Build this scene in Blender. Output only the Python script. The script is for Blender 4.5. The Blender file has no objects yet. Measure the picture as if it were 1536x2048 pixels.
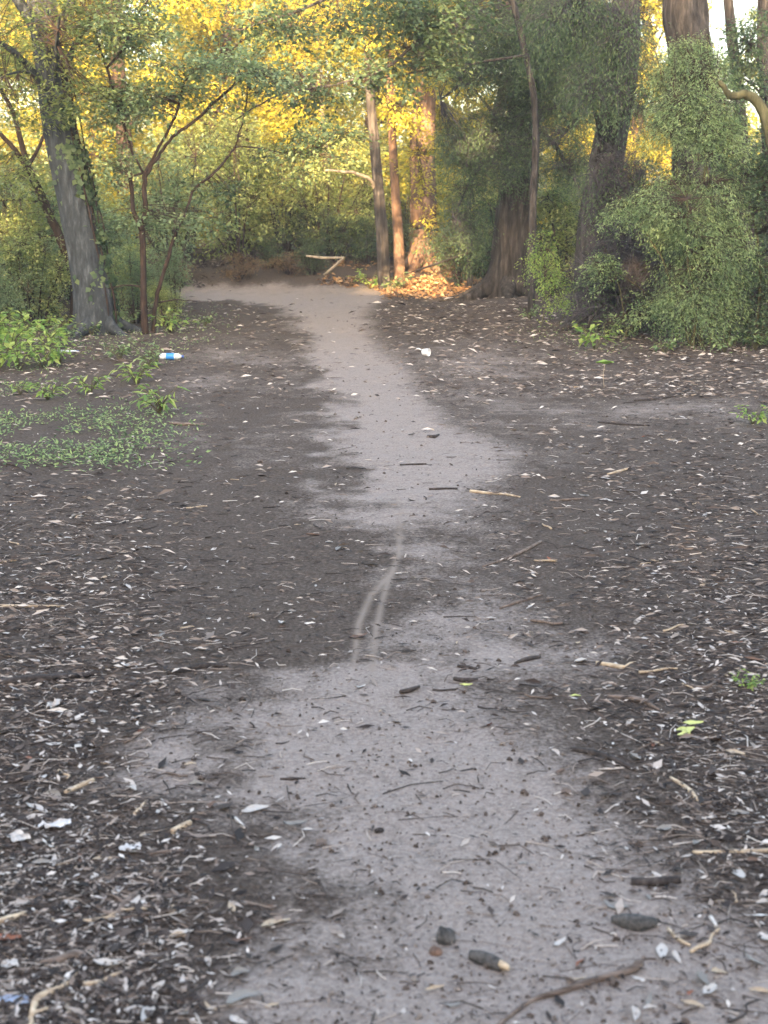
import bpy, math, random
import numpy as np
R = math.radians
scene = bpy.context.scene
COL = scene.collection

# ------------------------------------------------------------------ camera
CAM_Z, FPX = 1.5, 2600.0                     # photo is 1536 x 2048, horizon near row 400
PITCH = math.atan(624.0/FPX)
cd = bpy.data.cameras.new("camera"); cam = bpy.data.objects.new("camera", cd); COL.objects.link(cam)
cam.location = (0, 0, CAM_Z); cam.rotation_euler = (R(90)-PITCH, 0, 0)
cd.sensor_fit = 'VERTICAL'; cd.sensor_height = 36.0; cd.lens = FPX/2048.0*36.0
cd.clip_start = 0.05; cd.clip_end = 400
cd.dof.use_dof = True; cd.dof.focus_distance = 7.5; cd.dof.aperture_fstop = 5.0
scene.camera = cam

# ------------------------------------------------------------------ light
SUN_AZ, SUN_EL = R(186), R(12)               # azimuth clockwise from +Y: low, behind the camera, down the line of the path
w = bpy.data.worlds.new("World"); scene.world = w; w.use_nodes = True
nt = w.node_tree; bg = nt.nodes["Background"]; sky = nt.nodes.new("ShaderNodeTexSky")
sky.sky_type = 'NISHITA'; sky.sun_disc = False; sky.sun_elevation = SUN_EL; sky.sun_rotation = SUN_AZ
sky.air_density = 1.0; sky.dust_density = 4.0; sky.ozone_density = 0.3
nt.links.new(sky.outputs[0], bg.inputs[0]); bg.inputs[1].default_value = 0.15
SUNV = np.array([math.sin(SUN_AZ)*math.cos(SUN_EL), math.cos(SUN_AZ)*math.cos(SUN_EL), math.sin(SUN_EL)])
sd = bpy.data.lights.new("sun", 'SUN'); so = bpy.data.objects.new("sun", sd); COL.objects.link(so)
sd.energy = 5.0; sd.angle = R(0.5); sd.color = (1.0, 0.70, 0.38)
from mathutils import Vector
so.rotation_euler = Vector(SUNV).to_track_quat('Z', 'Y').to_euler(); so.location = (5, -20, 20)
vs = scene.view_settings; vs.view_transform = 'Standard'; vs.look = 'None'; vs.gamma = 1.0; vs.use_curve_mapping = False
vs.exposure = 3.1
scene.cycles.max_bounces = 6; scene.cycles.transparent_max_bounces = 4

# ------------------------------------------------------------------ helpers
rng = np.random.default_rng(7)
_T = np.random.default_rng(3).random((256, 256))
def vnoise(x, y):
    x = np.asarray(x, float); y = np.asarray(y, float)
    xi = np.floor(x).astype(int); yi = np.floor(y).astype(int)
    fx = x-xi; fy = y-yi; fx = fx*fx*(3-2*fx); fy = fy*fy*(3-2*fy)
    a = _T[xi & 255, yi & 255]; b = _T[(xi+1) & 255, yi & 255]; c = _T[xi & 255, (yi+1) & 255]; d = _T[(xi+1) & 255, (yi+1) & 255]
    return (a*(1-fx)+b*fx)*(1-fy)+(c*(1-fx)+d*fx)*fy
def fbm(x, y, o=4):
    s = 0; a = .5; k = 1.0
    for i in range(o):
        s = s+a*vnoise(x*k+17.3*i, y*k+9.1*i); a *= .5; k *= 2.03
    return s/(1-.5**o)
def sm(a, b, x):
    t = np.clip((x-a)/(b-a), 0, 1); return t*t*(3-2*t)
def hgt(x, y):
    x = np.asarray(x, float); y = np.asarray(y, float)
    h = 0.16*(fbm(x*.25+5, y*.25+3, 3)-.5)*sm(3, 12, np.abs(y)) + .03*(fbm(x*1.3, y*1.3, 3)-.5) + .015*(fbm(x*7, y*7, 3)-.5) + .006*(fbm(x*24, y*24, 2)-.5)*sm(12, 6, y)
    h = h + .42*sm(22.2, 25.5, y + .5*(fbm(x*.6, y*.2, 2)-.5)*3) * sm(2.4, 0.6, x)     # litter bank past the path bend
    h = h + .30*sm(2.0, 5.5, x)*sm(11, 17, y)                                            # rise under the right-hand trees
    h = h + .16*np.exp(-((x-1.75)**2+(y-18.2)**2)/1.6)
    h = h + .10*np.exp(-((x+3.1)**2+(y-13.6)**2)/.7)
    h = h + .02*(y-26)*sm(26, 32, y)
    return h
cp, sp = math.cos(PITCH), math.sin(PITCH)
def ray(px, py):
    a = (px-768)/FPX; b = (1024-py)/FPX
    return np.array([a, cp+b*sp, -sp+b*cp])
def W(px, py, Y):
    d = ray(px, py); t = Y/d[1]; return np.array([d[0]*t, Y, CAM_Z+d[2]*t])
def G(px, py, dz=0.0):
    d = ray(px, py); z = 0.0
    for _ in range(12):
        t = (z-CAM_Z)/d[2]; x = d[0]*t; y = d[1]*t; z = .5*z+.5*float(hgt(x, y))
    return np.array([x, y, float(hgt(x, y))+dz])
def Gv(px, py):
    a = (px-768)/FPX; b = (1024-py)/FPX; dy = cp+b*sp; dz = -sp+b*cp; z = np.zeros_like(a)
    for _ in range(8):
        t = (z-CAM_Z)/dz; x = a*t; y = dy*t; z = .5*z+.5*hgt(x, y)
    return x, y, hgt(x, y)
def proj(x, y, z=0.0):
    zz = z-CAM_Z; dep = y*cp-zz*sp; up = y*sp+zz*cp
    dep = np.maximum(dep, .3)
    return 768+FPX*x/dep, 1024-FPX*up/dep

def nrm(v): return v/np.maximum(np.linalg.norm(v, axis=-1, keepdims=True), 1e-9)

class MB:
    def __init__(s): s.v = []; s.f = []; s.r = []; s.n = 0
    def add(s, v, f, r=None):
        v = np.asarray(v, np.float32).reshape(-1, 3); f = np.asarray(f, np.int32).reshape(-1, 4)
        s.v.append(v); s.f.append(f+s.n); s.n += len(v)
        s.r.append(np.full(len(f), .5, np.float32) if r is None else np.broadcast_to(np.asarray(r, np.float32), (len(f),)))
    def mesh(s, name, mat, smooth=True):
        me = bpy.data.meshes.new(name)
        v = np.concatenate(s.v); f = np.concatenate(s.f); r = np.concatenate(s.r)
        me.vertices.add(len(v)); me.vertices.foreach_set('co', v.ravel())
        me.loops.add(f.size); me.loops.foreach_set('vertex_index', f.ravel())
        me.polygons.add(len(f)); me.polygons.foreach_set('loop_start', np.arange(0, f.size, 4, dtype=np.int32))
        me.polygons.foreach_set('loop_total', np.full(len(f), 4, np.int32))
        me.polygons.foreach_set('use_smooth', np.full(len(f), smooth, bool))
        at = me.attributes.new('rnd', 'FLOAT', 'FACE'); at.data.foreach_set('value', np.ascontiguousarray(r))
        me.materials.append(mat); me.update(calc_edges=True); return me
    def obj(s, name, mat, parent=None, smooth=True, loc=None):
        if loc is not None:
            s.v = [a-np.asarray(loc, np.float32) for a in s.v]
        o = bpy.data.objects.new(name, s.mesh(name, mat, smooth)); COL.objects.link(o)
        if loc is not None and parent is None: o.location = loc
        if parent: o.parent = parent
        return o

def tag(o, label=None, cat=None, group=None, kind=None):
    if label: o['label'] = label
    if cat: o['category'] = cat
    if group: o['group'] = group
    if kind: o['kind'] = kind
    return o
def empty(name, loc=(0, 0, 0), label=None, cat=None, group=None):
    o = bpy.data.objects.new(name, None); COL.objects.link(o); o.location = loc; o.empty_display_size = .1
    return tag(o, label, cat, group)
def copy_tree(o, parent=None):
    c = o.copy(); COL.objects.link(c); c.parent = parent
    for ch in o.children: copy_tree(ch, c)
    return c

def smooth_path(P, k=4):
    P = np.asarray(P, float)
    if len(P) < 3: return np.array([P[0]+(P[-1]-P[0])*t for t in np.linspace(0, 1, k+1)])
    Q = np.vstack([2*P[0]-P[1], P, 2*P[-1]-P[-2]]); out = []
    for i in range(1, len(Q)-2):
        for t in np.arange(k)/k:
            out.append(.5*((2*Q[i])+(-Q[i-1]+Q[i+1])*t+(2*Q[i-1]-5*Q[i]+4*Q[i+1]-Q[i+2])*t*t+(-Q[i-1]+3*Q[i]-3*Q[i+1]+Q[i+2])*t**3))
    out.append(Q[-2]); return np.array(out)
def tube(mb, P, rad, sides=7, k=4, rough=0.0, cap=True, seed=0, r=.5, wob=0.0):
    P = np.asarray(P, float); n0 = len(P); Q = smooth_path(P, k)
    rr = np.interp(np.linspace(0, n0-1, len(Q)), np.arange(n0), np.broadcast_to(rad, (n0,)))
    g = np.random.default_rng(seed)
    if wob: Q[1:-1] += g.normal(0, wob, (len(Q)-2, 3))
    T = nrm(np.gradient(Q, axis=0)); ref = np.array([0., 0, 1]) if abs(T[0][2]) < .8 else np.array([0., 1, 0])
    A = nrm(np.cross(T, ref)); B = np.cross(T, A)
    if cap:
        Q = np.vstack([Q[:1], Q, Q[-1:]]); A = np.vstack([A[:1], A, A[-1:]]); B = np.vstack([B[:1], B, B[-1:]])
        rr = np.concatenate([[rr[0]*.05], rr, [rr[-1]*.05]])
    m = len(Q); th = np.linspace(0, 2*np.pi, sides, endpoint=False)
    rad2 = rr[:, None]*np.ones((1, sides))
    if rough:
        s = np.cumsum(np.r_[0, np.linalg.norm(np.diff(Q, axis=0), axis=1)])
        L = s[:, None]
        for (a, b, c) in ((3, .7, .8), (8, 1.6, .8), (18, 2.6, .8)):
            rad2 = rad2*(1+rough*c*2*(vnoise(th[None, :]/(2*np.pi)*a+seed*3.1, L*b+seed)*1.0-.5)*np.minimum(1, np.abs(np.sin(th/2))[None, :]*3+.2))
    V = Q[:, None, :]+rad2[..., None]*(np.cos(th)[None, :, None]*A[:, None, :]+np.sin(th)[None, :, None]*B[:, None, :])
    i = np.arange(m-1)[:, None]*sides; j = np.arange(sides)[None, :]; j2 = (j+1) % sides
    F = np.stack([i+j, i+j2, i+sides+j2, i+sides+j], -1).reshape(-1, 4)
    mb.add(V, F, r); return Q
def sticks(mb, P0, P1, P2, r0, r1, sides=3, rnd=None):          # vectorised thin bent sticks
    N = len(P0); r0 = np.broadcast_to(r0, (N,)); r1 = np.broadcast_to(r1, (N,)); T = nrm(P2-P0)
    ref = np.where(np.abs(T[:, 2:3]) < .8, [[0, 0, 1.]], [[0, 1., 0]])
    A = nrm(np.cross(T, ref)); B = np.cross(T, A); th = np.linspace(0, 2*np.pi, sides, endpoint=False)
    ring = np.cos(th)[None, :, None]*A[:, None]+np.sin(th)[None, :, None]*B[:, None]
    V = np.stack([P0[:, None]+ring*r0[:, None, None], P1[:, None]+ring*((r0+r1)/2)[:, None, None], P2[:, None]+ring*r1[:, None, None]], 1)
    j = np.arange(sides); j2 = (j+1) % sides
    F = np.concatenate([np.stack([j+k*sides, j2+k*sides, j2+(k+1)*sides, j+(k+1)*sides], -1) for k in (0, 1)])
    F = F[None]+np.arange(N)[:, None, None]*3*sides
    rr = None if rnd is None else np.repeat(rnd, 2*sides)
    mb.add(V, F, rr)
def leaves(mb, P, D, Nn, L, Wd, rnd, fold=.15):
    D = nrm(D); S = nrm(np.cross(D, Nn)); U = np.cross(S, D); L = np.broadcast_to(L, (len(P),))[:, None]; Wd = np.broadcast_to(Wd, (len(P),))[:, None]
    m = P+D*L*.45; V = np.stack([P, m-S*Wd*.5+U*Wd*fold, P+D*L-U*L*.08, m+S*Wd*.5+U*Wd*fold], 1)
    F = np.arange(len(P)*4).reshape(-1, 4); mb.add(V, F, rnd)
def sample_blobs(blobs, n, g, shell=.42, hole=0):
    """blobs: (cx,cy,cz,rx,ry,rz)"""
    b = np.asarray(blobs, float); vol = (b[:, 3]*b[:, 4]*b[:, 5])**.8; idx = g.choice(len(b), n, p=vol/vol.sum())
    d = nrm(g.normal(size=(n, 3))); rad = g.random(n)**shell; C = b[idx, :3]+d*rad[:, None]*b[idx, 3:6]
    if hole:
        q = fbm(C[:, 0]*1.4+C[:, 1]*.9, C[:, 2]*1.6-C[:, 1]*.5, 2); k = q > hole; C = C[k]; d = d[k]; idx = idx[k]
    return C, d, idx
def foliage(ml, mt, C, D, per, L, wr, spread, g, droop=.1, skel=None, twig=.004, flat=.75, rbase=None, keep=None, link=1.2):
    n = len(C); D = D+g.normal(0, .5, (n, 3)); D[:, 2] = D[:, 2]*.4-droop; D = nrm(D)
    sc = g.uniform(.6, 1.25, n)*spread
    S = nrm(np.cross(D, [0, 0, 1.])); U = np.cross(S, D)
    t = np.linspace(-.5, .5, per)[None, :]+g.normal(0, .05, (n, per)); side = np.where(np.arange(per) % 2, 1, -1)[None, :]*np.ones((n, 1))
    P = C[:, None]+D[:, None]*(t*sc[:, None])[..., None]+S[:, None]*(side*g.uniform(0, .45, (n, per))*sc[:, None]*(.6-t)*.9)[..., None]
    P = P+g.normal(0, .10, (n, per, 3))*sc[:, None, None]; P[..., 2] -= droop*sc[:, None]*(t+.5)**2
    ld = D[:, None]*g.uniform(.2, 1, (n, per))[..., None]+S[:, None]*(side*g.uniform(.3, 1, (n, per)))[..., None]+g.normal(0, .35, (n, per, 3)); ld[..., 2] -= droop
    nn = U[:, None]*flat*2+g.normal(0, .55, (n, per, 3))
    rb = (g.random(n) if rbase is None else rbase); rr = np.clip(rb[:, None]*.68+.38*g.random((n, per))-.03, 0, 1)
    LL = L*g.uniform(.55, 1.25, (n, per))
    P = P.reshape(-1, 3); ld = ld.reshape(-1, 3); nn = nn.reshape(-1, 3); rr = rr.ravel(); LL = LL.ravel()
    if keep is not None:
        k = keep(P); P, ld, nn, rr, LL = P[k], ld[k], nn[k], rr[k], LL[k]
    leaves(ml, P, ld, nn, LL, LL*wr, rr)
    if mt is not None:
        p0 = C-D*sc[:, None]*.5; p2 = C+D*sc[:, None]*.45; sticks(mt, p0, (p0+p2)/2+g.normal(0, .03, (n, 3))*spread, p2, twig, twig*.35)
        if skel is not None:
            sk = np.asarray(skel); best = None
            dd = ((p0[:, None]-sk[None])**2).sum(-1); j = dd.argmin(1); q = sk[j]; dist = np.sqrt(dd[np.arange(n), j])
            k = dist < link
            sticks(mt, q[k], ((q+p0)/2+g.normal(0, .05, (n, 3))*dist[:, None])[k], p0[k], twig*1.8, twig)

# ------------------------------------------------------------------ materials
def newmat(name):
    m = bpy.data.materials.new(name); m.use_nodes = True; return m, m.node_tree, m.node_tree.nodes['Principled BSDF']
def ramp(nt, cols, fac):
    r = nt.nodes.new('ShaderNodeValToRGB'); e = r.color_ramp.elements
    while len(e) < len(cols): e.new(.5)
    for i, c in enumerate(cols):
        e[i].position = c[0] if len(c) == 2 else i/(len(cols)-1); e[i].color = (*(c[1] if len(c) == 2 else c), 1)
    nt.links.new(fac, r.inputs[0]); return r.outputs[0]
def attr(nt, n='rnd'):
    a = nt.nodes.new('ShaderNodeAttribute'); a.attribute_name = n; return a.outputs['Fac']
def leafmat(name, cols, trans=.4, rough=.5, tint=1.3):
    m, nt, b = newmat(name); c = ramp(nt, cols, attr(nt)); nt.links.new(c, b.inputs['Base Color'])
    b.inputs['Roughness'].default_value = rough; b.inputs['Specular IOR Level'].default_value = .25
    t = nt.nodes.new('ShaderNodeBsdfTranslucent'); mx = nt.nodes.new('ShaderNodeMixShader'); mx.inputs[0].default_value = trans
    mul = nt.nodes.new('ShaderNodeMix'); mul.data_type = 'RGBA'; mul.blend_type = 'MULTIPLY'; mul.inputs[0].default_value = 1
    nt.links.new(c, mul.inputs[6]); mul.inputs[7].default_value = (tint, tint, .7*tint, 1); nt.links.new(mul.outputs[2], t.inputs[0])
    nt.links.new(b.outputs[0], mx.inputs[1]); nt.links.new(t.outputs[0], mx.inputs[2]); nt.links.new(mx.outputs[0], nt.nodes['Material Output'].inputs[0]); return m
def noise(nt, scale, detail=5, rough=.6, vec=None, sc=None):
    n = nt.nodes.new('ShaderNodeTexNoise'); n.inputs['Scale'].default_value = scale; n.inputs['Detail'].default_value = detail; n.inputs['Roughness'].default_value = rough
    tc = nt.nodes.new('ShaderNodeTexCoord'); mp = nt.nodes.new('ShaderNodeMapping'); nt.links.new(tc.outputs['Object'], mp.inputs[0])
    if sc: mp.inputs['Scale'].default_value = sc
    nt.links.new(mp.outputs[0], n.inputs[0]); return n.outputs[0]
def bump(nt, b, h, s, d):
    bp = nt.nodes.new('ShaderNodeBump'); bp.inputs['Strength'].default_value = s; bp.inputs['Distance'].default_value = d
    nt.links.new(h, bp.inputs['Height']); nt.links.new(bp.outputs[0], b.inputs['Normal'])
def barkmat(name, c0, c1, c2, scale=9, stretch=.22, bs=.9, bd=.03):
    m, nt, b = newmat(name); n = noise(nt, scale, 8, .68, sc=(1, 1, stretch)); nt.links.new(ramp(nt, [(.32, c0), (.52, c1), (.72, c2)], n), b.inputs['Base Color'])
    b.inputs['Roughness'].default_value = .9; b.inputs['Specular IOR Level'].default_value = .15
    bump(nt, b, n, bs, bd); return m
def rampmat(name, cols, rough=.8, spec=.2, bsc=None):
    m, nt, b = newmat(name); nt.links.new(ramp(nt, cols, attr(nt)), b.inputs['Base Color']); b.inputs['Roughness'].default_value = rough; b.inputs['Specular IOR Level'].default_value = spec
    if bsc: bump(nt, b, noise(nt, bsc, 5, .6), .6, .003)
    return m
def flatmat(name, c0, c1, scale=30, rough=.7, spec=.3, bs=.4, bd=.003, sc=None):
    m, nt, b = newmat(name); n = noise(nt, scale, 6, .65, sc=sc); nt.links.new(ramp(nt, [(.35, c0), (.66, c1)], n), b.inputs['Base Color'])
    b.inputs['Roughness'].default_value = rough; b.inputs['Specular IOR Level'].default_value = spec; bump(nt, b, n, bs, bd); return m

M = {}
M['leaf_sunlit'] = leafmat('sunlit_gold_leaf', [(.17, .19, .04), (.33, .32, .05), (.50, .44, .07), (.60, .46, .10)], .5, tint=1.45)  # gold of the low sun is mixed into this leaf colour
M['leaf_mid'] = leafmat('mid_green_leaf', [(.08, .12, .045), (.16, .21, .075), (.25, .29, .10), (.34, .34, .12)], .45)
M['leaf_dark'] = leafmat('dark_green_leaf', [(.035, .065, .038), (.075, .12, .065), (.125, .18, .09), (.19, .24, .11)], .42)
M['leaf_grey'] = leafmat('grey_green_leaf', [(.07, .12, .065), (.15, .22, .12), (.24, .32, .17), (.34, .40, .20)], .4)
M['leaf_bright'] = leafmat('bright_green_leaf', [(.05, .085, .045), (.16, .24, .12), (.29, .39, .19), (.40, .49, .22)], .42)
M['leaf_olive'] = leafmat('olive_leaf', [(.11, .15, .06), (.23, .29, .11), (.36, .41, .16), (.46, .47, .20)], .5)
M['leaf_lime'] = leafmat('lime_leaf', [(.14, .24, .07), (.22, .36, .10), (.34, .46, .12), (.42, .48, .16)], .45)
M['leaf_rust'] = leafmat('rusty_leaf', [(.06, .04, .03), (.13, .085, .055), (.22, .14, .08), (.20, .19, .09)], .3)
M['bark_blue'] = barkmat('blue_grey_bark', (.018, .020, .025), (.045, .051, .058), (.115, .128, .145), 20, .25, 1, .03)
M['bark_dark'] = barkmat('dark_fissured_bark', (.012, .010, .010), (.058, .050, .047), (.15, .132, .12), 17, .14, 1, .05)
M['bark_red'] = barkmat('red_brown_bark', (.035, .022, .018), (.13, .080, .056), (.38, .24, .155), 6, .3, 1, .08)
M['bark_brown'] = barkmat('brown_stem_bark', (.016, .011, .010), (.036, .024, .020), (.08, .055, .043), 30, .2, .6, .006)
M['bark_pale'] = barkmat('pale_dead_wood', (.16, .13, .10), (.30, .25, .19), (.45, .39, .31), 20, .2, .5, .006)
M['bark_moss'] = barkmat('mossy_bark', (.04, .035, .02), (.10, .095, .05), (.18, .16, .09), 12, .2, .8, .02)
M['twig'] = rampmat('twig_bark', [(.03, .02, .016), (.09, .06, .045)])
M['twig_pale'] = rampmat('pale_twig_bark', [(.025, .022, .026), (.13, .118, .13)])
M['chip'] = rampmat('litter_chip', [(0, (.014, .010, .009)), (.36, (.045, .033, .029)), (.64, (.105, .080, .068)), (.82, (.26, .21, .18)), (1, (.60, .55, .51))], .75, .25)
M['crumb'] = rampmat('soil_crumb', [(0, (.05, .038, .032)), (.5, (.14, .112, .10)), (1, (.32, .28, .25))], .9, .1)
M['dryA'] = flatmat('pale_dry_leaf', (.30, .27, .25), (.58, .54, .51), 60, .55, .35)
M['dryB'] = flatmat('tan_dry_leaf', (.26, .19, .13), (.52, .42, .31), 60, .6, .3)
M['dryC'] = flatmat('brown_dry_leaf', (.06, .035, .025), (.20, .12, .085), 60, .6, .3)
M['dryD'] = flatmat('grey_dry_leaf', (.12, .11, .10), (.30, .28, .26), 60, .5, .35)
M['dryR'] = flatmat('rust_dry_leaf', (.16, .05, .03), (.33, .14, .08), 60, .6, .3)
M['dryY'] = flatmat('yellow_green_leaf', (.38, .42, .12), (.62, .62, .25), 60, .55, .3)
M['wood_dark'] = flatmat('dark_damp_stick', (.012, .010, .010), (.07, .055, .05), 60, .8, .25, sc=(1, .2, 1))
M['wood_mid'] = flatmat('weathered_stick', (.07, .05, .04), (.22, .17, .145), 60, .8, .2, sc=(.2, 1, 1))
M['wood_tan'] = flatmat('bare_tan_stick', (.26, .18, .12), (.58, .47, .34), 50, .75, .2, sc=(.3, 1, 1))
M['clod'] = flatmat('grey_soil_clod', (.035, .035, .035), (.13, .12, .115), 70, .95, .1, 1, .006)
M['scrap_white'] = flatmat('white_scrap', (.40, .38, .37), (.66, .63, .62), 25, .5, .4)
M['scrap_blue'] = flatmat('blue_grey_scrap', (.16, .20, .30), (.34, .38, .48), 18, .4, .4)
M['leaf_orange'] = leafmat('orange_dry_leaf', [(.10, .055, .03), (.26, .14, .07), (.42, .25, .12), (.55, .38, .22)], .25)
M['shade_leaf'] = leafmat('dense_tree_leaf', [(.03, .05, .02), (.07, .1, .03)], .05)

# ------------------------------------------------------------------ ground and path: one terrain, split along the path edge
EDGE = np.array([   # row, left, right, strength (photo pixels, carried onto the real ground)
 [560, 250, 700, .0], [578, 330, 780, .9], [596, 420, 790, 1], [615, 545, 760, 1], [650, 575, 745, 1], [700, 590, 800, 1], [750, 605, 850, 1],
 [800, 615, 880, 1], [850, 620, 930, 1], [900, 605, 1050, 1], [945, 615, 1000, .95], [1000, 660, 1000, .85], [1060, 670, 1000, .68], [1120, 720, 1000, .50], [1200, 780, 1120, .45],
 [1260, 700, 1260, .55], [1300, 640, 1290, .75], [1350, 540, 1220, .92], [1420, 410, 1120, .97], [1500, 340, 1200, 1], [1600, 345, 1270, 1], [1680, 450, 1350, 1],
 [1780, 510, 1480, 1], [1860, 560, 1620, 1], [1950, 530, 1780, 1], [2060, 500, 1900, 1], [2600, 400, 2400, 1]])
def seg_d(px, py, A):
    d = np.full(np.shape(px), 1e9)
    for (x0, y0), (x1, y1) in zip(A[:-1], A[1:]):
        vx, vy = x1-x0, y1-y0; t = np.clip(((px-x0)*vx+(py-y0)*vy)/(vx*vx+vy*vy), 0, 1)
        d = np.minimum(d, np.hypot(px-x0-t*vx, (py-y0-t*vy)))
    return d
TR = [[(770, 960), (800, 1010), (798, 1110), (782, 1150), (742, 1190), (716, 1250), (708, 1330)], [(778, 1155), (764, 1205), (752, 1260), (744, 1340)]]
def pathmask(x, y, z):
    px, py = proj(x, y, z); py = np.where(y < 1.2, 2600, py)
    n1 = fbm(x*1.1+3, y*1.1, 4)-.5; n2 = fbm(x*5, y*5+7, 4)-.5
    sc = np.clip((py-400)/600, .15, 2.2)
    pxx = px+(n1*210+n2*150)*sc; pyy = py+n1*50*sc
    l = np.interp(pyy, EDGE[:, 0], EDGE[:, 1]); r = np.interp(pyy, EDGE[:, 0], EDGE[:, 2]); s = np.interp(pyy, EDGE[:, 0], EDGE[:, 3])
    far = y > 19.3; l = np.where(far & (pyy < 600) & (pyy > 574), 240, l)
    f = np.maximum(170*sc, 18); m = sm(-f*.6, f*.9, pxx-l)*sm(-f*.6, f*.9, r-pxx)*s
    m = np.where((y > 1.2) & (y < 1.6) | (y <= 1.2), np.where(np.abs(x) < .9, .8, 0), m)
    m = np.maximum(m, .34*sm(620, 720, py)*sm(1010, 900, py)*sm(230, 420, px)*sm(1480, 1100, px)*(1+n1*2.2)); side = .5*np.exp(-((pyy-822)/32)**2)*sm(960, 1100, px)*sm(1700, 1400, px); m = np.maximum(m, side)
    d = np.minimum(seg_d(px, py, TR[0]), seg_d(px, py, TR[1])); tr = np.exp(-(d/7.0)**2)*.95*sm(955, 1120, py)*(y > 1.6)*(.9+n2*.6)
    m = m*(.86+.5*n2*(s < .97)) + n2*.6*(m > .05)*(m < .9)
    return np.clip(m, 0, 1), np.clip(tr, 0, 1)
def axis(c0, c1, h, g, lo, hi):
    a = list(np.arange(c0, c1, h)); s = h
    while a[-1] < hi: s *= g; a.append(a[-1]+s)
    s = h
    while a[0] > lo: s *= g; a.insert(0, a[0]-s)
    return np.array(a)
xs = axis(-2.2, 2.2, .022, 1.035, -70, 70); xs = np.sort(np.concatenate([xs, np.arange(-.30, .16, .0073)])); xs = xs[np.r_[True, np.diff(xs) > .003]]; ys = axis(2.0, 8.0, .024, 1.022, -45, 95)
X, Y = np.meshgrid(xs, ys); Z = hgt(X, Y); PM, TRK = pathmask(X, Y, Z)
gm, nt, b = newmat('forest_soil')
nA = noise(nt, 11, 8, .7); nB = noise(nt, 70, 6, .7); nC = noise(nt, 330, 3, .6)
def mth(nt, op, a, b_=None, c=None):
    n = nt.nodes.new('ShaderNodeMath'); n.operation = op
    for i, v in enumerate((a, b_, c)):
        if v is None: continue
        if isinstance(v, (int, float)): n.inputs[i].default_value = v
        else: nt.links.new(v, n.inputs[i])
    return n.outputs[0]
pm = attr(nt, 'path'); tk = attr(nt, 'track')
f = mth(nt, 'ADD', pm, mth(nt, 'MULTIPLY', mth(nt, 'SUBTRACT', nA, .5), 1.0)); f = mth(nt, 'ADD', f, mth(nt, 'MULTIPLY', mth(nt, 'SUBTRACT', nB, .5), .85))
mr = nt.nodes.new('ShaderNodeMapRange'); mr.interpolation_type = 'SMOOTHSTEP'; mr.inputs[1].default_value = .12; mr.inputs[2].default_value = .95; nt.links.new(f, mr.inputs[0])
dark = ramp(nt, [(.30, (.034, .025, .020)), (.5, (.076, .058, .048)), (.72, (.155, .124, .104))], nB)
pale = ramp(nt, [(.32, (.16, .128, .114)), (.5, (.275, .230, .208)), (.68, (.40, .348, .322))], mth(nt, 'ADD', mth(nt, 'MULTIPLY', nB, .5), mth(nt, 'MULTIPLY', nC, .5)))
mx = nt.nodes.new('ShaderNodeMix'); mx.data_type = 'RGBA'; nt.links.new(mr.outputs[0], mx.inputs[0]); nt.links.new(dark, mx.inputs[6]); nt.links.new(pale, mx.inputs[7])
mx2 = nt.nodes.new('ShaderNodeMix'); mx2.data_type = 'RGBA'; nt.links.new(tk, mx2.inputs[0]); nt.links.new(mx.outputs[2], mx2.inputs[6]); mx2.inputs[7].default_value = (.25, .205, .175, 1)
nt.links.new(mx2.outputs[2], b.inputs['Base Color']); b.inputs['Roughness'].default_value = .92; b.inputs['Specular IOR Level'].default_value = .15
bump(nt, b, mth(nt, 'ADD', nB, mth(nt, 'MULTIPLY', nC, .35)), .8, .012)
def terrain(name, facesel):
    ny, nx = X.shape; idx = np.arange(ny*nx).reshape(ny, nx)
    F = np.stack([idx[:-1, :-1], idx[:-1, 1:], idx[1:, 1:], idx[1:, :-1]], -1).reshape(-1, 4)[facesel]
    u, inv = np.unique(F, return_inverse=True); mb = MB(); mb.add(np.stack([X.ravel()[u], Y.ravel()[u], Z.ravel()[u]], -1), inv.reshape(-1, 4))
    o = mb.obj(name, gm)
    for an, arr in (('path', PM), ('track', TRK)):
        a = o.data.attributes.new(an, 'FLOAT', 'POINT'); a.data.foreach_set('value', arr.ravel()[u].astype(np.float32))
    return tag(o, kind='structure')
q = sm(0, 1, PM); fc = (PM[:-1, :-1]+PM[1:, 1:]+PM[:-1, 1:]+PM[1:, :-1]).ravel()/4 > .42
terrain('ground', ~fc); terrain('dirt_path', fc)

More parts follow.
